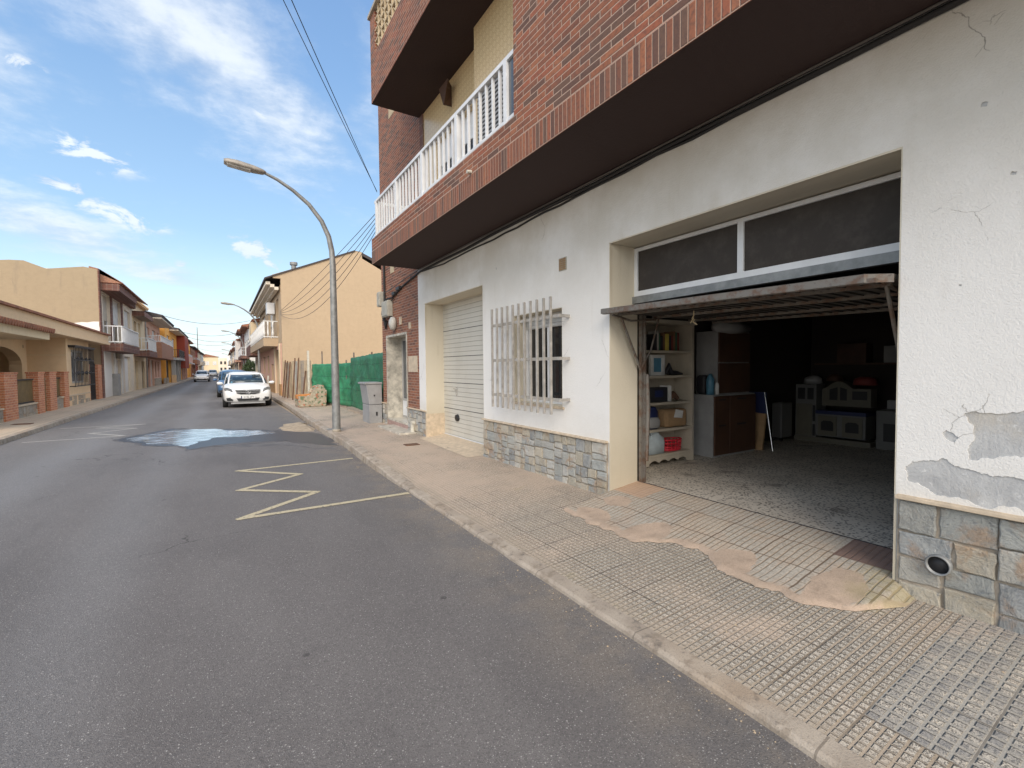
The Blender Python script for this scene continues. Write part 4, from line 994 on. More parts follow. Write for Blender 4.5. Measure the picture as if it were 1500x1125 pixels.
for i in range(9):
    q0, q1 = [(3.24 - .42*t_, 21.4 + 6.4*t_) for t_ in (i/9, (i + .985)/9)]
    hgt = rb.uniform(1.85, 2.0)
    o = obj('board', MB().prism([q0, q1, (q1[0] + .05, q1[1]), (q0[0] + .05, q0[1])], .12, hgt, 2), ['cream_board', 'cream_board', 'concrete_block', 'cream_board', 'pvc_white'][i % 5], wp)
for x, y, lx, z in ((3.10, 22.2, .02, 1.5), (3.0, 23.3, .25, 2.1), (2.95, 24.2, .2, 2.1), (2.88, 25.6, .05, 1.95), (2.82, 26.3, -.1, 2.0), (2.8, 26.9, .05, 2.05)):
    obj('plank', MB().tube([(x - .14, y, .12), (x + .03, y + lx, z)], .032, 5), 'old_timber', wp)
tag(obj('white_post', MB().box(3.06, 3.14, 21.22, 21.30, .1, 2.35), 'pvc_white', bev=.005), 'white post between the green netting and the leaning boards', 'post')
tag(obj('white_bollard', MB().lathe([(.05, .1), (.05, 1.15), (.03, 1.2)], 2.35, 31.5), 'pvc_white'), 'short white bollard on the pavement beside the parked white car', 'bollard')
# armchair : a sofa seat with back towards +Y side, seen from its side
ac = thing('armchair', 'discarded floral armchair with orange seat on the right pavement', 'armchair', (2.9, 19.6, .12))
Zb = .13
side = [(2.42, .0), (3.42, .0), (3.46, .62), (3.30, .78), (3.12, .80), (2.98, .66), (2.85, .46), (2.70, .42), (2.42, .42)]
for y in (19.2, 19.98):
    obj('arm', MB().prism([(a, b + Zb) for a, b in side], y, y + .17, 1), 'floral_fabric', ac, bev=.035)
obj('backrest', MB().prism([(3.22, Zb + .02), (3.44, Zb + .02), (3.40, Zb + .80), (3.22, Zb + .84), (3.02, Zb + .62)], 19.37, 19.98, 1), 'floral_fabric', ac, bev=.04)
obj('seat', MB().box(2.44, 3.22, 19.372, 19.978, Zb, Zb + .30), 'floral_fabric', ac, bev=.02)
obj('cushion', MB().prism([(2.40, Zb + .30), (3.05, Zb + .30), (3.16, Zb + .60), (3.10, Zb + .70), (2.98, Zb + .48), (2.40, Zb + .46)], 19.38, 19.97, 1), 'orange_cushion', ac, bev=.03)
# grey utility cabinet in two stacked parts
uc = thing('utility_cabinet', 'grey two-part utility cabinet standing by the brick corner before the netting', 'cabinet', (3.45, 12.6, .12))
obj('lower_case', MB().loft([[(3.28, 12.42, z), (3.62, 12.42, z), (3.62, 13.12, z), (3.28, 13.12, z)] for z in (.11, .62)], smooth=False), 'grey_cabinet', uc, bev=.01)
obj('upper_case', MB().loft([[(3.28 - k, 12.42, z), (3.62, 12.42, z), (3.62, 13.12, z), (3.28 - k, 13.12, z)] for z, k in ((.63, 0), (1.16, .07))], smooth=False), 'grey_cabinet', uc, bev=.01)
obj('lid', MB().box(3.17, 3.63, 12.40, 13.16, 1.165, 1.22), 'grey_cabinet', uc, bev=.012)
obj('latch', MB().box(3.45, 3.49, 12.408, 12.42, .33, .43).box(3.40, 3.43, 12.408, 12.42, .85, .89), 'dark_trim', uc)
tag(obj('drain_cover', MB().box(2.90, 3.16, 8.42, 8.62, ph(3.05, 8.5) - .01, ph(3.05, 8.5) + .012), 'old_timber'), 'small brown metal cover set in the right pavement before the white garage door', 'drain cover')
tag(obj('drain_cover', MB().box(-4.95, -4.55, 18.0, 18.3, .10, .14), 'old_timber'), 'dark metal cover set in the left pavement before the low brick wall', 'drain cover')
tag(obj('drain_cover', MB().box(1.98 + .14, 2.45, 11.75, 12.0, .10, ph(2.3, 11.8) + .008), 'galvanised_steel'), 'grey cover at the foot of the nearest street lamp', 'drain cover')

# ------------------------------------------------------------------ garage contents
SH = thing('bookshelf', 'cream bookshelf with scalloped base, just inside the open garage', 'bookshelf', (5.15, 4.4, FZ))
sx0, sx1, sy0, sy1 = 4.62, 5.68, 4.25, 4.56
obj('side_panel', MB().box(sx0, sx0 + .05, sy0, sy1, FZ, 2.16), 'cream_shelf', SH, bev=.003); obj('side_panel', MB().box(sx1 - .05, sx1, sy0, sy1, FZ, 2.16), 'cream_shelf', SH, bev=.003)
obj('back_panel', MB().box(sx0 + .05, sx1 - .05, sy1 - .015, sy1, FZ, 2.16), 'cream_shelf', SH)
obj('cornice', MB().box(sx0 - .02, sx1 + .02, sy0 - .02, sy1, 2.16, 2.21), 'cream_shelf', SH, bev=.005)
shz = [.40, .74, 1.10, 1.46, 1.80]
for z in shz: obj('shelf', MB().box(sx0 + .05, sx1 - .05, sy0 + .005, sy1 - .016, z - .035, z), 'cream_shelf', SH, bev=.003)
sc = [(sx0 + .05, .365), (sx1 - .05, .365), (sx1 - .05, .26), (sx1 - .15, .26)]
for i in range(17):
    t = i/16; x = sx1 - .15 - t*(sx1 - sx0 - .30); sc.append((x, .29 + .035*abs(math.sin(t*PI*4))))
sc += [(sx0 + .15, .26), (sx0 + .05, .26)]
obj('scalloped_base', MB().prism(sc, sy0, sy0 + .018, 1), 'cream_shelf', SH)
rb = random.Random(9)
bx = sx0 + .30; cols = ['book_black', 'book_white', 'book_green', 'book_black', 'book_brown', 'book_yellow', 'book_yellow', 'book_black', 'book_red', 'book_brown', 'book_green', 'book_red']
cn = {'book_black': 'black', 'book_white': 'white', 'book_green': 'green', 'book_brown': 'brown', 'book_yellow': 'yellow', 'book_red': 'red'}
cnt = 0
ordn = ['first', 'second', 'third', 'fourth', 'fifth', 'sixth', 'seventh', 'eighth', 'ninth', 'tenth', 'eleventh', 'last']
for c_ in cols:
    w_ = rb.uniform(.03, .055); h_ = rb.uniform(.19, .27)
    tag(obj('book', MB().box(bx, bx + w_ - .004, sy0 + .04, sy0 + .2, 1.801, 1.801 + h_), c_, bev=.002), '%s book on the top shelf of the bookshelf, %s from the left in the row' % (cn[c_], ordn[cnt]), 'book', 'books on the top shelf'); bx += w_; cnt += 1
tag(obj('ornament', MB().lathe([(.05, 1.801), (.06, 1.86), (.03, 1.92), (.045, 1.97), (.0, 2.0)], sx0 + .15, 4.36), 'book_black'), 'dark figurine at the left end of the top bookshelf row', 'ornament')
pf = thing('picture_frame', 'white picture frame standing on the fourth bookshelf board', 'picture frame', (sx0 + .40, 4.36, 1.461))
obj('frame', MB().prism(rect(sx0 + .27, sx0 + .54, 1.462, 1.74), 4.33, 4.37, 1, holes=[rect(sx0 + .32, sx0 + .49, 1.51, 1.70)]), 'paper', pf); obj('picture', MB().box(sx0 + .31, sx0 + .50, 4.35, 4.36, 1.50, 1.71), 'blue_plastic', pf)
tag(obj('figurine', MB().lathe([(.06, 1.462), (.04, 1.52), (.05, 1.57), (.02, 1.61)], sx0 + .14, 4.36), 'book_white'), 'pale figurine left of the white picture frame', 'figurine')
tag(obj('toy', MB().tube([(sx0 + .62, 4.38, 1.48), (sx0 + .66, 4.36, 1.6), (sx0 + .70, 4.36, 1.5), (sx0 + .8, 4.34, 1.49), (sx0 + .92, 4.34, 1.475)], [.03, .035, .04, .03, .012], 8), 'book_black'), 'dark toy lying right of the white picture frame', 'toy')
rd = thing('radio', 'black radio on the middle bookshelf board', 'radio', (sx0 + .40, 4.36, 1.101))
obj('case', MB().box(sx0 + .20, sx0 + .58, 4.31, 4.45, 1.101, 1.30), 'book_black', rd, bev=.01); obj('display', MB().box(sx0 + .32, sx0 + .48, 4.303, 4.309, 1.17, 1.26), 'navy_plastic', rd)
tag(obj('book', MB().box(sx0 + .11, sx0 + .185, 4.30, 4.46, 1.101, 1.32), 'book_white'), 'white book standing left of the black radio', 'book')
tag(obj('book', MB().box(sx0 + .59, sx0 + .64, 4.30, 4.46, 1.101, 1.32), 'paper'), 'white book standing right of the black radio', 'book')
tag(obj('toy', MB().tube([(sx0 + .68, 4.36, 1.13), (sx0 + .75, 4.36, 1.19), (sx0 + .84, 4.36, 1.13)], [.02, .05, .03], 8), 'old_timber'), 'brown toy right of the black radio', 'toy')
bk = thing('backpack', 'dark blue backpack on the second bookshelf board', 'backpack', (sx0 + .30, 4.38, .741))
obj('bag', MB().loft([[(sx0 + .28 + w_*math.cos(q), 4.38 + .09*math.sin(q), z) for q in [2*PI*t/12 for t in range(12)]] for z, w_ in ((.742, .15), (.85, .17), (.97, .15), (1.04, .09))]), 'navy_plastic', bk)
obj('pocket', MB().loft([[(sx0 + .30 + w_*math.cos(q), 4.30 + .03*math.sin(q), z) for q in [2*PI*t/10 for t in range(10)]] for z, w_ in ((.76, .10), (.84, .12), (.90, .08))]), 'grey_cabinet', bk)
cbx = thing('cardboard_box', 'rounded brown cardboard parcel with a paper sheet on the second bookshelf board', 'box', (sx0 + .70, 4.38, .741))
obj('carton', MB().box(sx0 + .52, sx0 + .96, 4.28, 4.46, .741, .99), 'cardboard', cbx, bev=.04); obj('paper_sheet', MB().add([(sx0 + .66, 4.274, .88), (sx0 + .84, 4.274, .86), (sx0 + .86, 4.274, .96), (sx0 + .70, 4.274, .99)], [(0, 1, 2, 3)]), 'paper', cbx)
jg = thing('plastic_jug', 'translucent pale blue plastic jug on the lowest bookshelf board', 'jug', (sx0 + .33, 4.38, .401))
obj('container', MB().loft([[(sx0 + .34 + w_*a, 4.38 + .09*b, z) for a, b in ((-1, -.8), (-.8, -1), (.8, -1), (1, -.8), (1, .8), (.8, 1), (-.8, 1), (-1, .8))] for z, w_ in ((.402, .17), (.55, .18), (.62, .15), (.67, .05), (.69, .05))]), 'jug_plastic', jg)
obj('handle', MB().tube([(sx0 + .28, 4.30, .63), (sx0 + .22, 4.29, .69), (sx0 + .36, 4.29, .70)], .012, 6), 'jug_plastic', jg)
bs = thing('plastic_basket', 'bright red plastic basket with holes, right of the jug on the lowest bookshelf board', 'basket', (sx0 + .75, 4.38, .401))
bm_ = MB()
for i in range(15):
    q = i * 2*PI/15
    bm_.tube([(sx0 + .74 + .16*math.cos(q), 4.38 + .08*math.sin(q), .41), (sx0 + .74 + .18*math.cos(q), 4.38 + .09*math.sin(q), .56)], .008, 5)
for z, k in ((.415, .162), (.46, .168), (.51, .175), (.56, .183)):
    bm_.tube([(sx0 + .74 + k*math.cos(q), 4.38 + k*.5*math.sin(q), z) for q in [2*PI*t/20 for t in range(21)]], .010, 5)
obj('lattice', bm_, 'red_plastic', bs); obj('bottom', MB().loft([[(sx0 + .74 + k*math.cos(q), 4.38 + k*.5*math.sin(q), z) for q in [2*PI*t/16 for t in range(16)]] for z, k in ((.402, .15), (.44, .16))]), 'red_plastic', bs)
tag(obj('bag', MB().loft([[(4.50 + w_*math.cos(q), 4.22 + w_*math.sin(q), z) for q in [2*PI*t/10 for t in range(10)]] for z, w_ in ((.252, .08), (.42, .09), (.56, .06), (.62, .02))]), 'book_black'), 'black bag on the garage floor left of the bookshelf', 'bag')
# cabinets
lc = thing('base_cabinet', 'low brown wood base cabinet right of the bookshelf', 'cabinet', (6.6, 4.4, FZ))
obj('carcass', MB().box(6.02, 7.06, 4.18, 4.6, FZ + .0, 1.16), 'grey_cabinet', lc)
for i in range(2):
    dq = obj('door', MB().box(6.03 + i*.36, 6.38 + i*.67, 4.155, 4.178, FZ + .03, 1.14), 'wood_brown', lc, bev=.003)
    for z in (.70, 1.08): obj('handle', MB().box(6.12 + i*.45, 6.28 + i*.5, 4.145, 4.154, z, z + .02), 'dark_trim', dq)
uc2 = thing('tall_cupboard', 'tall upper cupboard with grey side standing on the brown base cabinet', 'cupboard', (6.8, 4.4, 1.16))
obj('carcass', MB().box(6.20, 7.0, 4.24, 4.6, 1.162, 2.10), 'grey_cabinet', uc2); obj('door', MB().box(6.21, 6.99, 4.215, 4.238, 1.18, 1.62), 'wood_brown', uc2, bev=.003); obj('door', MB().box(6.21, 6.99, 4.215, 4.238, 1.64, 2.08), 'wood_brown', uc2, bev=.003)
tag(obj('plastic_bottle', MB().lathe([(.055, 1.162), (.06, 1.38), (.03, 1.44), (.02, 1.47)], 6.09, 4.28), 'blue_plastic'), 'blue plastic bottle at the left end of the base cabinet top', 'bottle')
tag(obj('plastic_bottle', MB().lathe([(.03, 1.162), (.03, 1.30), (.015, 1.34)], 6.19, 4.24), 'paper'), 'small white bottle right of the blue bottle', 'bottle')
tag(obj('tool_case', MB().box(6.08, 6.19, 4.36, 4.52, 1.162, 1.45), 'book_black', bev=.04), 'black case behind the bottles on the base cabinet', 'case')
tag(obj('paper_roll', MB().loft([[(x, 4.15 + r*math.cos(q), 2.15 + .8*r*math.sin(q)) for q in [2*PI*t/12 for t in range(12)]] for x, r in ((5.98, .02), (6.05, .10), (6.4, .12), (6.75, .10))]), 'grey_cabinet'), 'pale rolled sheet lying on top of the tall cupboard', 'roll')
ch = thing('folding_chair', 'folded dark blue chair with thin metal legs leaning beside the brown cabinets', 'chair', (7.30, 4.4, FZ))
obj('backrest', MB().box(7.27, 7.31, 4.12, 4.42, .82, 1.16), 'navy_plastic', ch, bev=.01)
obj('frame', MB().tube([(7.25, 4.43, 1.2), (7.23, 4.45, .82), (7.35, 4.44, FZ)], .010, 6).tube([(7.25, 4.13, 1.16), (7.17, 3.95, .26)], .010, 6), 'chrome', ch)
tag(obj('flattened_carton', MB().add([(7.17, 4.12, FZ + .0), (7.17, 4.5, FZ), (7.23, 4.5, .84), (7.23, 4.1, .82), (7.21, 4.12, FZ), (7.21, 4.5, FZ), (7.27, 4.5, .84), (7.27, 4.1, .82)], [(0, 1, 2, 3), (4, 5, 6, 7), (0, 1, 5, 4), (1, 2, 6, 5), (2, 3, 7, 6), (3, 0, 4, 7)]), 'cardboard'), 'flattened brown carton leaning below the dark blue folding chair', 'carton')
tr = thing('white_appliance', 'white rectangular appliance on small wheels between the folding chair and toy kitchen', 'appliance', (8.5, 4.6, FZ))
obj('casing', MB().box(8.3, 8.65, 4.0 + .42, 4.60, .30, .92), 'white_laminate', tr, bev=.02)
for y in (4.45, 4.57): obj('wheel', MB().tube([(8.32, y, .28), (8.36, y, .28)], .03, 10), 'rubber', tr)
tk = thing('toy_kitchen', 'cream toy kitchen with arched cupboard and two oven doors against the back of the garage', 'toy kitchen', (8.9, 3.85, FZ))
KX = 8.75
tw = obj('fridge_tower', MB().box(KX, KX + .35, 4.08, 4.42, FZ, 1.24), 'white_laminate', tk, bev=.004)
obj('fridge_door', MB().box(KX - .015, KX - .001, 4.14, 4.40, .34, .90), 'toy_cream', tw, bev=.003)
obj('cupboard_shade_plate', MB().box(KX - .004, KX - .0005, 4.12, 4.22, .98, 1.18).box(KX - .004, KX - .0005, 4.26, 4.38, .98, 1.18), 'dark_trim', tw)  # dark plates on the front imitate the shade inside open compartments
obj('niche_shade_plate', MB().box(KX - .004, KX - .0005, 4.09, 4.13, .35, .55).box(KX - .004, KX - .0005, 4.09, 4.13, .60, .88), 'dark_trim', tw)  # niche shade as dark plates, no recess behind them
hb = obj('hob_unit', MB().box(KX, KX + .35, 3.34, 4.078, .36, .74), 'white_laminate', tk, bev=.004)
obj('worktop', MB().box(KX - .02, KX + .35, 3.33, 4.078, .742, .80), 'navy_plastic', hb)
for y in (3.43, 3.80):
    od = obj('oven_door', MB().box(KX - .016, KX - .001, y - .05, y + .24, .38, .71), 'toy_cream', hb, bev=.003)
    obj('oven_window', MB().prism([(y, .46), (y + .19, .46), (y + .19, .60), (y + .15, .63), (y + .04, .63), (y, .60)], KX - .02, KX - .016, 0), 'dark_trim', od)
obj('plinth', MB().box(KX - .03, KX + .36, 3.26, 4.42, FZ, .33), 'toy_cream', tk)
arch = [(3.32, .88), (4.04, .88), (4.04, 1.16)] + [(3.96 - .36*(i/10), 1.20 + .10*math.sin(PI*i/10)) for i in range(11)] + [(3.58, 1.18), (3.32, 1.18)]
ub = obj('wall_unit', MB().prism(arch, KX + .12, KX + .35, 0), 'toy_cream', tk)
obj('cupboard_glass', MB().prism([(3.66, .98), (3.76, .98), (3.76, 1.20), (3.66, 1.17)], KX + .112, KX + .119, 0).prism([(3.80, .98), (3.92, .98), (3.92, 1.16), (3.80, 1.20)], KX + .112, KX + .119, 0).box(KX + .112, KX + .119, 3.37, 3.58, 1.0, 1.14), 'dark_trim', ub)
stv = thing('stove', 'white household stove at the right of the toy kitchen', 'stove', (8.9, 2.9, FZ))
obj('body', MB().box(KX, KX + .5, 2.62, 3.20, FZ, .86), 'white_laminate', stv, bev=.008); obj('oven_window', MB().box(KX - .008, KX - .001, 2.70, 3.10, .38, .66), 'dark_trim', stv); obj('splashback', MB().box(KX + .4, KX + .5, 2.62, 3.20, .862, 1.0), 'grey_cabinet', stv)
rb = random.Random(4)
for i, (y, w_, h_, m_, l_) in enumerate(((4.25, .3, .13, 'grey_cabinet', 'grey bundle'), (3.9, .25, .16, 'wood_brown', 'brown bundle'), (3.45, .35, .12, 'book_red', 'dark red bundle'))):
    tag(obj('bundle', MB().loft([[(KX + .25 + .14*math.cos(q)*k, y + w_*.5*math.sin(q)*k, z) for q in [2*PI*t/10 for t in range(10)]] for z, k in ((1.30 if i == 1 else 1.242, 1), (1.27 + h_*.6, .9), (1.26 + h_ , .4))]), m_), l_ + ' of cloth lying on top of the toy kitchen', 'bundle')
cl_ = random.Random(12)
hang = thing('wall_shelf', 'dark wall shelf crowded with tins on the garage back wall above the toy kitchen', 'shelf', (9.6, 3.4, 1.6))
obj('board', MB().box(9.35, 9.69, 1.6, 4.4, 1.58, 1.61), 'wood_brown', hang)
for i in range(3):
    z0_, y0_ = 1.612, 2.2 + i*.7
    tag(obj('storage_box', MB().box(9.4, 9.66, y0_, y0_ + .45, z0_, z0_ + .22 + .06*i), ['cardboard', 'grey_cabinet', 'wood_brown'][i], bev=.006), ['brown', 'grey', 'dark wood'][i] + ' storage box on the wall shelf at the back of the garage', 'box')
# ------------------------------------------------------------------ houses along the street
class House:
    def __init__(s, label, xf, side, y0, y1, h, depth, wm, holes, name='house', group=None):
        s.xf, s.sd, s.y0, s.y1, s.h = xf, side, y0, y1, h
        s.r = thing(name, label, 'house', (xf, (y0+y1)/2, 0), group)
        mb = MB().prism(rect(y0, y1, -.05, h), *sorted((xf - side*.25, xf)), 0, holes=[rect(a, b, c, d) for k, a, b, c, d, *_ in holes])
        s.bx(mb, -depth, -.25, y0, y1, -.05, h)
        s.wall = obj('wall', mb, wm, s.r)
        for k, a, b, c, d, *m_ in holes:
            m_ = m_[0] if m_ else None
            if k == 'window':
                f = s.part('window', 'white_aluminium', -.18, -.13, a, b, c, d, hole=.06, mid=(b - a) > .7)
                s.part('pane', 'window_glass', -.165, -.155, a + .03, b - .03, c + .03, d - .03, par=f)
                if m_ != 'bare': s.part('roller_shutter', m_ or 'shutter_white', -.14, -.125, a + .05, b - .05, c + (d - c)*.45, d - .04, par=f)
            elif k == 'door':
                f = s.part('door', m_ or 'wood_brown', -.20, -.14, a, b, c, d)
                s.part('door_panel', m_ or 'wood_brown', -.14, -.12, a + .12*(b-a), b - .12*(b-a), c + .15, c + (d-c)*.45, par=f)
                s.part('handle', 'chrome', -.14, -.09, a + .08, a + .12, c + 1.0, c + 1.15, par=f)
            elif k == 'garage':
                f = s.part('garage_door', m_ or 'sectional_door_panel', -.2, -.15, a, b, c, d)
            else: s.part('opening_shade_sheet', 'dark_trim', -.22, -.20, a, b, c, d)  # dark sheet in place of the shade deeper inside the opening
    def bx(s, mb, o0, o1, *q):
        x0, x1 = sorted((s.xf + s.sd*o0, s.xf + s.sd*o1)); return mb.box(x0, x1, *q)
    def part(s, nm, m, o0, o1, a, b, c, d, par=None, hole=0, mid=False, bev=0):
        if hole:
            hs = [rect(a + hole, (a+b)/2 - hole*.4, c + hole, d - hole), rect((a+b)/2 + hole*.4, b - hole, c + hole, d - hole)] if mid else [rect(a + hole, b - hole, c + hole, d - hole)]
            mb = MB().prism(rect(a, b, c, d), *sorted((s.xf + s.sd*o0, s.xf + s.sd*o1)), 0, holes=hs)
        else: mb = s.bx(MB(), o0, o1, a, b, c, d)
        return obj(nm, mb, m, par or s.r, bev=bev)
    def balcony(s, a, b, z, pr, slab='brown_tile_cladding', rail='white_aluminium', th=.35, style='rail', hgt=.95):
        bl = s.part('balcony', slab, 0.0, pr, a, b, z - th, z)
        mb = MB(); e = .05
        if style == 'parapet': s.bx(mb, pr - .12, pr, a, b, z, z + hgt*.62); s.bx(mb, 0, pr - .12, a, a + .12, z, z + hgt*.62); s.bx(mb, 0, pr - .12, b - .12, b, z, z + hgt*.62); obj('parapet', mb, slab, bl); z += hgt*.62; hgt *= .38; mb = MB()
        for zz in (z + .06, z + hgt - .05): s.bx(mb, pr - e, pr - .01, a, b, zz, zz + .05); s.bx(mb, 0, pr - e, a, a + .04, zz, zz + .05); s.bx(mb, 0, pr - e, b - .04, b, zz, zz + .05)
        w_ = .05 if style != 'baluster' else .11
        n = max(3, int((b - a) / (.16 if style != 'baluster' else .34)))
        def bal(mb, o, y):
            if style == 'baluster': mb.lathe([(.03, z + .1), (.065, z + .3), (.035, z + .5), (.03, z + .7), (.055, z + hgt - .05)], s.xf + s.sd*o, y, 8)
            else: s.bx(mb, o - .015, o + .015, y - w_/2, y + w_/2, z + .1, z + hgt - .04)
        for i in range(n + 1): bal(mb, pr - .06, a + .06 + (b - a - .12)*i/n)
        k = max(2, int(pr / .2))
        for i in range(1, k): bal(mb, pr*i/k, a + .05); bal(mb, pr*i/k, b - .05)
        obj('railing', mb, rail, bl); return bl
    def eave(s, z, pr, m='terracotta_roof', a=None, b=None, th=.12, rise=0, und=None, run=4.0):
        a = s.y0 if a is None else a; b = s.y1 if b is None else b
        X = lambda o: s.xf + s.sd*o
        mb = MB().add([(X(o), y, zz) for y in (a, b) for o, zz in ((pr, z), (pr, z + th), (-run, z + th + rise), (-run, z))], [(0, 1, 2, 3), (4, 5, 6, 7), (0, 1, 5, 4), (1, 2, 6, 5), (2, 3, 7, 6), (3, 0, 4, 7)])
        rf = obj('roof', mb, m, s.r)
        if rise:
            t = MB(); n = int((b - a)/.24)
            for i in range(n):
                y = a + .12 + i*.24; t.tube([(X(pr + .05), y, z + th), (X(-run), y, z + th + rise)], .07, 6)
            obj('roof_tiles', t, m, rf)
        if und: obj('eave_soffit', s.bx(MB(), 0.0, pr - .03, a + .02, b - .02, z - .09, z - .002), und, rf)
        return rf
LX = -5.35
# --- bungalow
bu = thing('bungalow', 'low tan bungalow with porch arch and black window grille, nearest on the left', 'bungalow', (LX, 26, 0))
fw = obj('front_wall', MB().prism(rect(25.65, 29.45, .0, 2.95), LX - .3, LX, 0, holes=[rect(26.35, 29.05, 1.05, 2.5)]).box(-13, LX - .3, 25.65, 29.45, 0, 2.95), 'bungalow_render', bu)
obj('wall_trim', MB().box(-9.5, LX - .02, 25.63, 25.65, 2.22, 2.25), 'cream_render', fw)
wn = obj('window', MB().prism(rect(26.35, 29.05, 1.05, 2.5), LX - .2, LX - .15, 0, holes=[rect(26.45, 27.65, 1.13, 2.42), rect(27.75, 28.95, 1.13, 2.42)]), 'grey_render', bu)
obj('pane', MB().box(LX - .19, LX - .18, 26.4, 29.0, 1.1, 2.45), 'mirror_glass', wn)
gi = MB()
for i in range(15): y = 26.0 + i * .243; gi.box(LX + .16, LX + .18, y - .012, y + .012, .92, 2.62)
for z in (.95, 1.5, 2.05, 2.58): gi.box(LX + .181, LX + .20, 25.95, 29.45, z - .02, z + .02)
for z in (.95, 2.58):
    for y in (25.97, 29.42): gi.box(LX, LX + .18, y - .02, y + .02, z - .02, z + .02)
for i in range(4):
    for z in (1.5, 2.1): gi.lathe([(.0, z - .1), (.07, z), (.0, z + .1)], LX + .17, 26.6 + i*.7, 6)
obj('window_grille', gi, 'black_iron', wn)
obj('grille_hood', MB().box(LX, LX + .24, 25.92, 29.48, 2.60, 2.66), 'black_iron', wn)
obj('roof_slab', MB().box(-13, LX + .42, 16, 31.9, 2.92, 3.02).box(-13, LX + .36, 16, 31.85, 3.02, 3.40), 'bungalow_render', bu)
rt = obj('roof_edge', MB().box(-13, LX + .46, 16, 31.95, 3.40, 3.47), 'terracotta_roof', bu)
pc = obj('porch_canopy', MB().box(-8, LX + .36, 15, 22.0, 2.66, 2.92), 'cream_render', bu)
tt = MB()
for i in range(34): y = 15.1 + i*.205; tt.tube([(LX + .52, y, 2.95), (LX - .3, y, 3.12)], .085, 8)
tt.add([(LX + .42, 15, 2.925), (LX - .3, 15, 3.10), (LX - .3, 22.05, 3.10), (LX + .42, 22.05, 2.925)], [(0, 1, 2, 3)])
obj('canopy_tiles', tt, 'terracotta_roof', pc)
arch = [(17, 0), (17, 2.92), (25.65, 2.92), (25.65, 0), (25.1, 0)] + [(23.1 + 2.0*math.cos(PI*i/14), 1.85 + .62*math.sin(PI*i/14)) for i in range(15)] + [(21.1, 0)]
obj('porch_arch_wall', MB().prism(arch, -6.85, -6.5, 0), 'bungalow_render', bu)
obj('porch_back_wall', MB().box(-9.2, -9.0, 15, 25.65, 0, 2.92).box(-9, -6.85, 16.8, 17, 0, 2.92), 'bungalow_render', bu)
obj('porch_door', MB().box(-9.0, -8.95, 21.2, 22.2, .1, 2.2), 'wood_brown', bu)
obj('wall_light', MB().lathe([(.03, 2.45), (.06, 2.5), (.06, 2.6), (.02, 2.68)], -6.55, 25.3, 8), 'dark_trim', bu)
# low boundary wall
bw_ = thing('boundary_wall', 'low stone wall with orange brick pillars and brown slatted panels before the bungalow', 'wall', (LX, 21, 0))
base = obj('stone_base', MB().box(LX - .2, LX - .02, 14, 22.55, 0, .50).box(LX - .2, LX - .02, 24.0, 29.4, 0, .54), 'stone_mortar', bw_)
sb = MB(); stones(sb, 14, 22.5, lambda y: .1, .49, LX - .02, .42, 50, xd=1, pal=[(.36, .29, .21), (.30, .26, .21), (.42, .34, .24)]); stones(sb, 24.1, 29.35, lambda y: .1, .53, LX - .02, .42, 51, xd=1, pal=[(.36, .29, .21), (.30, .26, .21), (.42, .34, .24)])
obj('rubble_face', sb, 'plinth_stone', base)
obj('coping', MB().box(LX - .22, LX + .03, 14, 22.55, .50, .55).box(LX - .22, LX + .03, 24.62, 29.4, .54, .60), 'cap_stone', base)
for a, b in ((16.4, 17.2), (19.0, 20.0), (21.9, 22.55), (23.15, 23.95), (25.0, 25.62)):
    pl_ = obj('pillar', MB().box(LX - .24, LX + .05, a, b, .0, 1.52), 'orange_brick', bw_); obj('pillar_cap', MB().box(LX - .26, LX + .07, a - .02, b + .02, 1.52, 1.57), 'orange_brick', pl_)
for a, b in ((17.2, 19.0), (20.0, 21.9), (23.95, 25.0)):
    z0_ = .60 if a < 23 else .62
    pn = MB()
    n = int((b - a)/.11)
    for i in range(n): y = a + (b-a)*(i + .5)/n; pn.box(LX - .12, LX - .09, y - .045, y + .045, z0_, 1.30)
    pn.box(LX - .14, LX - .122, a, b, z0_ + .05, z0_ + .1); pn.box(LX - .14, LX - .122, a, b, 1.2, 1.25)
    o = obj('slatted_panel', pn, 'ochre_slat', bw_); obj('panel_rail', MB().box(LX - .15, LX - .06, a, b, 1.30, 1.34).box(LX - .15, LX - .06, a, b, z0_ - .04, z0_), 'dark_trim', o)
gt = obj('gate', MB().box(LX - .12, LX - .06, 22.55, 23.13, .12, 1.34), 'ochre_slat', bw_)
# iron gate with brick pillar and white yard wall
ig = thing('iron_gate', 'black iron gate with orange brick pillar between the bungalow and the two-storey house', 'gate', (LX, 30.4, 0))
gm = MB()
for i in range(13): y = 29.55 + i*.125; gm.box(LX - .1, LX - .08, y - .012, y + .012, .15, 1.86 + .22*math.sin(PI*i/12))
gm.box(LX - .102, LX - .078, 29.5, 31.1, .9, .95); gm.box(LX - .102, LX - .078, 29.5, 31.1, .15, .2); gm.box(LX - .102, LX - .078, 29.5, 31.1, 1.8, 1.85)
gm.tube([(LX - .09, 29.5 + 1.6*i/12, 1.86 + .25*math.sin(PI*i/12)) for i in range(13)], .02, 6)
obj('gate_leaf', gm, 'black_iron', ig); obj('kick_plate', MB().box(LX - .115, LX - .103, 29.5, 31.1, .15, .7), 'black_iron', ig)
obj('pillar', MB().box(LX - .35, LX + .02, 31.12, 32.0, 0, 1.9), 'orange_brick', ig); obj('pillar', MB().box(LX - .35, LX - .0, 29.46, 29.55, 0, 1.9), 'orange_brick', ig)
tag(obj('yard_wall', MB().box(-9, -8.9, 29.4, 32.3, 0, 3.6), 'white_paint_wall'), 'white yard wall seen above the black iron gate', 'wall')
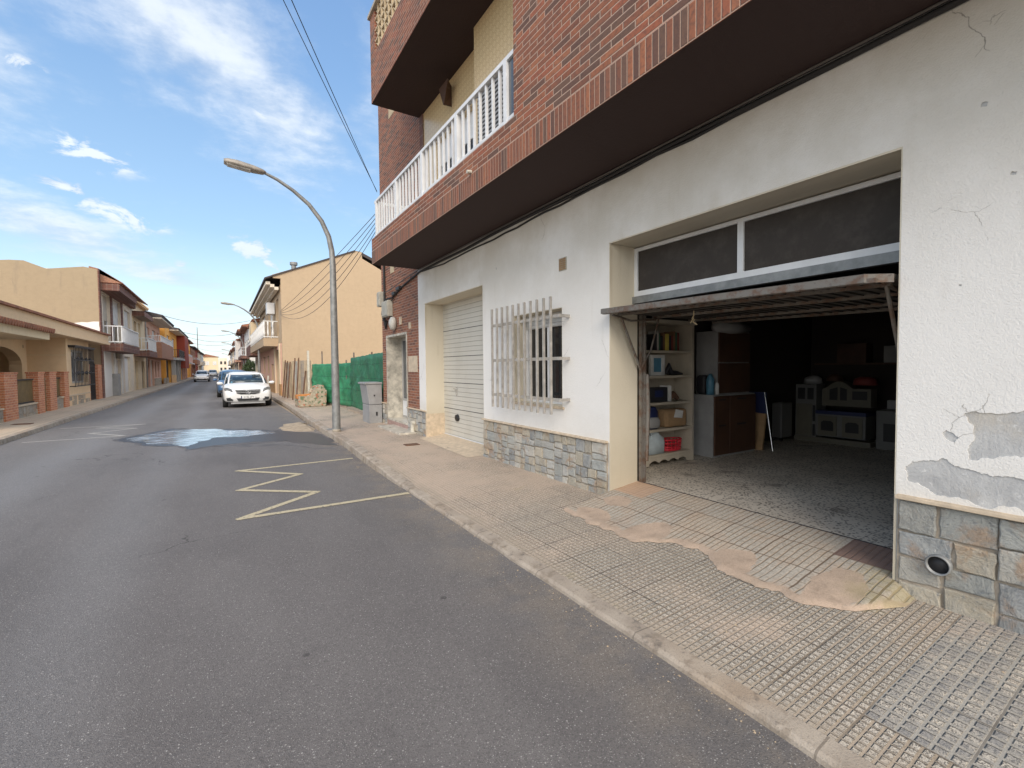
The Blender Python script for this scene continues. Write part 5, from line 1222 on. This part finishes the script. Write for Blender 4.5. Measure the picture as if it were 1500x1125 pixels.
# --- H1
h1 = House('two-storey house with brown tiled canopy and white sliding balcony doors, beside the bungalow', LX, 1, 32.32, 42.6, 6.75, 14, 'beige_render',
    [('door', 35.7, 37.6, .15, 2.25, 'white_aluminium'), ('open', 35.7, 37.6, 2.3, 2.75), ('garage', 39.0, 41.3, .15, 2.5, 'white_paint_wall'), ('window', 33.0, 34.9, 3.2, 5.8, 'cream_shelf'), ('window', 35.6, 38.2, 3.2, 5.8), ('window', 39.5, 41.8, 3.4, 5.6)])
sw = obj('side_wall', MB().prism([(LX - .01, 0), (LX - .01, 6.85), (-5.9, 6.95), (-7.3, 6.70), (-8.1, 7.02), (-8.6, 7.0), (-10, 6.78), (-19.4, 6.6), (-19.4, 0)], 32.16, 32.31, 1), 'tan_old_render', h1.r)
obj('white_patch', MB().prism(rough_poly([(LX - .03, 3.3), (LX - .03, 4.15), (-6.3, 4.05), (-7.2, 3.7), (-7.8, 3.5), (-7.8, 3.3)], .1, 2, 3), 32.15, 32.158, 1), 'white_paint_wall', sw)
obj('corner_cladding', MB().box(LX - .012, LX + .03, 32.14, 32.6, 0, 6.9), 'brown_tile_cladding', h1.r)
for a in (34.95, 38.3): h1.part('cladding_pier', 'brown_tile_cladding', .001, .04, a, a + .55, 3.0, 5.9)
h1.part('door_surround', 'white_paint_wall', .0, .06, 35.4, 35.68, .1, 2.9); h1.part('door_surround', 'white_paint_wall', .0, .06, 37.62, 37.9, .1, 2.9); h1.part('wall_panel', 'white_paint_wall', .0, .03, 32.7, 34.6, .1, 2.8)
h1.balcony(32.62, 38.6, 3.05, .85, th=.42)
h1.part('canopy', 'brown_tile_cladding', .0, .8, 32.5, 38.5, 5.85, 6.25)
obj('canopy_roof', MB().prism([(LX, 6.95), (LX, 6.25), (LX + .95, 6.25)], 32.45, 38.6, 1).prism([(LX - .4, 7.05), (LX, 6.95), (LX + .95, 6.3), (LX + .95, 6.24), (LX, 6.7), (LX - .4, 6.7)], 32.45, 42.6, 1), 'terracotta_brick', h1.r)
h1.part('cornice', 'brown_tile_cladding', .0, .25, 38.6, 42.55, 5.95, 6.3)
h1.part('meter_cabinet', 'grey_cabinet', .0, .3, 34.7, 35.3, .15, 1.4)
# --- H2a narrow, H2b terracotta
h2 = House('narrow cream two-storey house with white balcony over brown tiled slab, third on the left', LX, 1, 42.62, 48.9, 6.5, 10, 'cream_render',
    [('door', 43.2, 44.6, .12, 2.3, 'cream_shelf'), ('window', 43.3, 44.6, 3.2, 5.2, 'wood_brown'), ('window', 45.4, 46.6, 3.2, 5.2), ('door', 46.6, 48.2, .12, 2.3, 'wood_brown')])
h2.balcony(42.9, 47.8, 3.0, .9, th=.4); h2.part('canopy', 'brown_tile_cladding', 0, .7, 42.8, 47.8, 5.5, 5.85); h2.eave(6.5, .3, rise=1.0, m='peach_render')
h2b = House('terracotta house with brick parapet balcony and deep tiled eave, fourth on the left', LX, 1, 48.92, 60.2, 6.2, 10, 'pink_render',
    [('door', 49.3, 51.2, .12, 2.5, 'wood_brown'), ('garage', 52.0, 54.2, .12, 2.5, 'sectional_door_panel'), ('window', 55.0, 56.2, .9, 2.4, 'wood_brown'), ('window', 57.2, 58.6, .9, 2.4, 'wood_brown'), ('window', 50.2, 52.0, 3.3, 5.3), ('window', 54.0, 56.5, 3.3, 5.3), ('window', 57.5, 59.2, 3.3, 5.3)])
h2b.balcony(49.0, 60.0, 3.0, 1.1, slab='terracotta_brick', style='parapet', hgt=1.5, th=.4); h2b.eave(6.0, 1.2, m='dark_roof', rise=1.3, und='beige_render', th=.16)
h2b.part('stone_base', 'stone_mortar', 0, .06, 54.4, 60, .0, .8)
tag(obj('drainpipe', MB().tube([(LX + .08, 48.9, .1), (LX + .08, 48.9, 6.4)], .05, 8), 'galvanised_steel'), 'vertical drainpipe between the cream house and the terracotta house', 'drainpipe')
# --- H3 orange with carport
h3 = House('bright orange two-storey house over a dark open carport, on the left', LX + .35, 1, 61.0, 84, 6.3, 11, 'orange_render',
    [('open', 61.4, 66, .1, 2.7), ('open', 68, 73.5, .1, 2.7), ('open', 75, 82, .1, 2.5), ('window', 63, 66, 3.3, 5.4), ('window', 69, 73, 3.3, 5.4)])
h3.part('carport_soffit', 'grey_render', -.01, .5, 61, 84, 2.72, 2.98); h3.eave(6.2, .9, m='dark_roof', rise=1.0, und='beige_render', a=66)
for a in (66.3, 70.5, 74.0): h3.part('pillar', 'grey_render', .08, .45, a, a + .6, .1, 2.71)
h3.part('pillar_base', 'peach_render', .06, .5, 66.2, 67.1, .1, 1.0); h3.part('red_bay', 'red_render', 0, .9, 76, 83.9, 1.8, 6.1); h3.part('roof_parapet', 'red_render', -4, -.3, 61, 66, 6.3, 6.75)
h3.balcony(66.5, 75.5, 3.0, .9, slab='grey_render', rail='black_iron', th=.25)
tag(obj('garden_fence', MB().box(-5.1, -5.0, 59.5, 64, .1, .75), 'concrete_block'), 'low block wall with white post before the orange carport', 'fence')
specs = [(84.2, 97, 6.3, 'pink_render', 'pink-walled house directly after the orange one, striped with tall windows'), (97.2, 112, 6.6, 'orange_render', 'pale orange house, second beyond the red bay on the left'), (112.2, 128, 6.0, 'terracotta_brick', 'brick house, third beyond the red bay on the left'), (128.2, 146, 6.2, 'red_render', 'red house, fourth beyond the red bay on the left'), (146.2, 165, 6.0, 'beige_render', 'beige house, fifth beyond the red bay on the left'), (165.2, 190, 6.3, 'white_paint_wall', 'white house farthest down the left side')]
for i, (a, b, h, m, l) in enumerate(specs):
    wd = (b - a); ho = []
    for k in range(3):
        c = a + wd*(.08 + .31*k); e = c + wd*.2
        ho += [('window', c, e, 3.3, 5.3, 'shutter_white' if k % 2 else 'wood_brown'), (('garage' if k == 1 else 'door'), c, e, .12, 2.5)]
    hh = House(l, LX + (.1 if i % 2 else .3), 1, a, b, h, 10, m, ho); hh.eave(h, .6, m='terracotta_roof' if i % 2 else 'dark_roof', rise=.9)
    if i % 2 == 0: hh.balcony(a + 1, b - 1, 3.0, .9, slab=m, style='parapet', th=.3)
tag(obj('awning', MB().prism([(LX, 3.1), (LX + 1.6, 2.6), (LX + 1.6, 2.4), (LX, 2.9)], 86, 93, 1), 'shutter_white'), 'white awning over the pavement at the pink house', 'awning')
ca = thing('end_house', 'cream house facing down the street at its far end', 'house', (-3.5, 236, 0))
obj('wall', MB().prism(rect(-10, -1.2, 0, 6.9), 235, 243, 1), 'cream_render', ca)
for x in (-8.5, -5.8, -3.2): f = obj('window', MB().box(x, x + 1.3, 234.9, 234.99, 3.4, 5.0), 'shutter_white', ca)
obj('roof', MB().prism([(-10.4, 6.9), (-.8, 6.9), (-5.6, 8.1)], 234.6, 243.4, 1), 'terracotta_roof', ca)
tag(obj('radio_mast', MB().tube([(-8.2, 232, 0), (-8.2, 232, 19)], [.25, .12], 6), 'grey_cable'), 'thin grey mast rising above the far left roofs', 'mast')
rr_ = random.Random(77)
endl = ['white end block left of the road end', 'tan end block behind the cream end house', 'pale block closing the road end on the right', 'low pinkish block at the far right']
for i, (x0, x1, y, h, m) in enumerate(((-1.1, 2.2, 262, 7.0, 'beige_render'), (2.2, 7, 258, 8.2, 'white_paint_wall'), (-14, -10.5, 228, 8.0, 'tan_render'), (7.2, 12, 250, 7.4, 'pink_render'))):
    e = thing('end_block', ['beige flat block straight at the end of the road', 'tall white block at the end of the road, right of the beige one', 'tan block behind the far left roofs', 'pink block behind the far right roofs'][i], 'building', (x0, y, 0))
    obj('wall', MB().box(x0, x1, y, y + 8, 0, h), m, e)
    n = int((x1 - x0)/1.6)
    for k in range(n):
        for z in (1.0, 4.0): obj('window', MB().box(x0 + .5 + k*1.6, x0 + 1.3 + k*1.6, y - .05, y - .002, z, z + 1.4), 'dark_trim', e)
# --- right side : tan house with balusters
RX = 2.80
t1 = House('tan house with large bare side wall and white baluster balcony, behind the green netting', RX, -1, 28.2, 44.5, 6.15, 9, 'tan_render',
    [('door', 29.2, 31.4, .1, 2.7, 'grey_render'), ('door', 33.0, 34.4, .1, 1.9, 'cream_render'), ('window', 36.0, 37.4, 1.3, 2.5), ('window', 39.5, 41, 1.3, 2.5), ('window', 29.4, 30.6, 3.5, 5.6, 'wood_brown'), ('window', 33, 36, 3.4, 5.6), ('window', 39, 42, 3.4, 5.6)], name='gable_house')
obj('side_wall', MB().prism([(RX + .01, 0), (RX + .01, 6.45), (2.45, 6.45), (2.40, 6.62), (6.75, 8.38), (7.12, 8.38), (7.15, 8.0), (9.6, 6.75), (12, 6.2), (12, 0)], 28.0, 28.19, 1), 'tan_render', t1.r)
obj('ground_floor_cladding', MB().prism(rect(28.22, 44.5, .05, 3.0), RX - .03, RX - .001, 0, holes=[rect(29.2, 31.4, .1, 2.7), rect(33, 34.4, .1, 1.9), rect(36, 37.4, 1.3, 2.5), rect(39.5, 41, 1.3, 2.5)]), 'pink_render', t1.r)
t1.part('door_surround', 'cream_render', .031, .08, 28.7, 29.19, .1, 3.0); t1.part('door_surround', 'cream_render', .031, .08, 31.42, 31.8, .1, 3.0); t1.part('ochre_base', 'ochre_block_tile', .031, .10, 28.3, 29.2, .1, .75); t1.part('ochre_base', 'ochre_block_tile', .031, .10, 31.5, 36, .1, .75)
t1.balcony(30.0, 44.3, 3.35, .75, slab='tan_render', rail='white_paint_wall', style='baluster', th=.45, hgt=1.0)
rf = obj('roof', MB().prism([(2.05, 6.34), (2.05, 6.46), (6.75, 8.46), (7.1, 8.44), (12, 6.3), (12, 6.2), (7.0, 8.3), (6.75, 8.3)], 28.2, 44.6, 1).prism([(2.05, 6.36), (2.05, 6.44), (6.75, 8.44), (6.75, 8.36)], 27.94, 28.2, 1), 'dark_roof', t1.r)
for k in range(3): obj('eave_moulding', MB().box(2.12 + .2*k, 2.32 + .2*k, 28.2, 44.5, 6.12 - .13*k, 6.28 - .13*k), 'beige_render', rf)
chm = obj('chimney', MB().tube([(3.55, 28.6, 6.6), (3.55, 28.6, 7.35)], .13, 10).tube([(3.55, 28.6, 7.35), (3.55, 28.6, 7.5)], .2, 10), 'galvanised_steel', t1.r); obj('chimney', MB().box(3.85, 4.15, 28.6, 29.0, 6.7, 7.1).box(3.8, 4.2, 28.55, 29.05, 7.1, 7.16), 'concrete_trim', t1.r)
obj('air_conditioner', MB().box(2.35, 2.75, 31.0, 31.9, 4.85, 5.5), 'white_aluminium', t1.r)
specs = [(44.7, 54, 5.6, 2.9, 'beige_render', 'beige house right after the tan house, with overhanging tiled bay'), (58, 70, 6.2, 2.6, 'white_paint_wall', 'white house on the right behind the green bush'), (70.3, 82, 6.6, 2.5, 'brown_tile_cladding', 'brown-banded house with canopy balcony on the right'), (82.3, 96, 6.0, 2.6, 'pink_render', 'pinkish house, fourth on the right'), (96.3, 112, 6.4, 2.5, 'beige_render', 'beige house, fifth on the right'), (112.3, 132, 5.9, 2.6, 'white_paint_wall', 'white house, sixth on the right'), (132.3, 156, 6.2, 2.5, 'cream_render', 'cream house, seventh on the right'), (156.3, 190, 6.4, 2.6, 'grey_render', 'grey house farthest down the right side')]
for i, (a, b, h, xf, m, l) in enumerate(specs):
    wd = b - a; ho = []
    for k in range(3):
        c = a + wd*(.08 + .31*k); e = c + wd*.2
        ho += [('window', c, e, 3.3, 5.0, 'shutter_white' if (k + i) % 2 else 'wood_brown'), (('garage' if (k + i) % 3 == 1 else 'door'), c, e, .12, 2.5, 'wood_brown' if i % 2 else 'sectional_door_panel')]
    hh = House(l, xf, -1, a, b, h, 9, m, ho)
    hh.eave(h, .6, m='terracotta_roof', rise=1.0)
    if i != 2: hh.balcony(a + .5, b - 1, 3.05, .8, slab='brown_tile_cladding' if i in (0, 1) else m, style='rail' if i % 2 else 'parapet', rail='white_aluminium', th=.3)
    if i in (0, 3): hh.part('upper_bay', 'white_paint_wall' if i else 'cream_render', 0, .75, a + .3, a + wd*.3, 3.06, h - .05)
# bush between houses
bsh = thing('bush', 'dark green bush in the gap between the houses on the right', 'bush', (2.4, 56, 0))
rb = random.Random(2); mb = MB()
for i in range(2600):
    q = Vector((rb.gauss(0, 1), rb.gauss(0, 1), rb.gauss(0, 1))).normalized() * rb.uniform(.45, 1)**.5
    k = 1 + .3*noise.noise(q*2.5); p = Vector((2.55 + q.x*.75*k, 56 + q.y*1.2*k, 1.35 + q.z*1.15*k))
    a = Vector((rb.uniform(-1, 1), rb.uniform(-1, 1), rb.uniform(-1, 1))).normalized()*.09; b = a.orthogonal().normalized()*.05
    mb.add([p - a, p + b, p + a, p - b], [(0, 1, 2, 3)])
obj('foliage', mb, 'leaves', bsh); obj('stem', MB().tube([(2.55, 56, 0), (2.55, 56, 1.4)], .05, 6), 'bark', bsh)

# grit along the kerb and on the ramp
rg = random.Random(31); mb = MB()
for i in range(900):
    if rg.random() < .6: y = rg.uniform(.4, 16); x = kx(y) - abs(rg.gauss(0, .10)) - .015; z = .001
    else: y = rg.uniform(.5, 9); x = rg.uniform(2.2, 3.6); z = ph(x, y) + (.014 if x > rx(y) and 1.1 < y < 3.8 else 0) + .001
    r_ = rg.uniform(.002, .007) * (1.4 if rg.random() < .1 else 1); a = rg.uniform(0, 3)
    mb.add([(x + r_*math.cos(a + k*PI/2)*rg.uniform(.7, 1.3), y + r_*math.sin(a + k*PI/2)*rg.uniform(.7, 1.3), z) for k in range(4)] + [(x, y, z + r_*.8)], [(0, 1, 4), (1, 2, 4), (2, 3, 4), (3, 0, 4)])
tag(obj('grit', mb, 'sand'), 'loose grit and small stones along the right kerb', 'grit', kind='stuff')

# television aerials on the roofs
for i, (x, y, z, l) in enumerate(((3.6, 47, 7.2, 'thin television aerial on the beige house after the tan house'), (-7.5, 52, 7.4, 'thin television aerial on the terracotta house roof'), (-7.8, 90, 7.0, 'thin television aerial on the pink house roof'), (4.2, 64, 7.6, 'thin television aerial on the white house behind the bush'), (3.8, 90, 7.2, 'thin television aerial on the fourth house on the right'))):
    mb = MB().tube([(x, y, z - 1.2), (x, y, z + 1.6)], .025, 6).tube([(x - .5, y, z + 1.5), (x + .5, y, z + 1.5)], .015, 5)
    for k in range(6): mb.tube([(x - .45 + k*.18, y - .25, z + 1.5), (x - .45 + k*.18, y + .25, z + 1.5)], .010, 4)
    tag(obj('television_aerial', mb, 'grey_cable'), l, 'aerial', 'television aerials on the roofs')
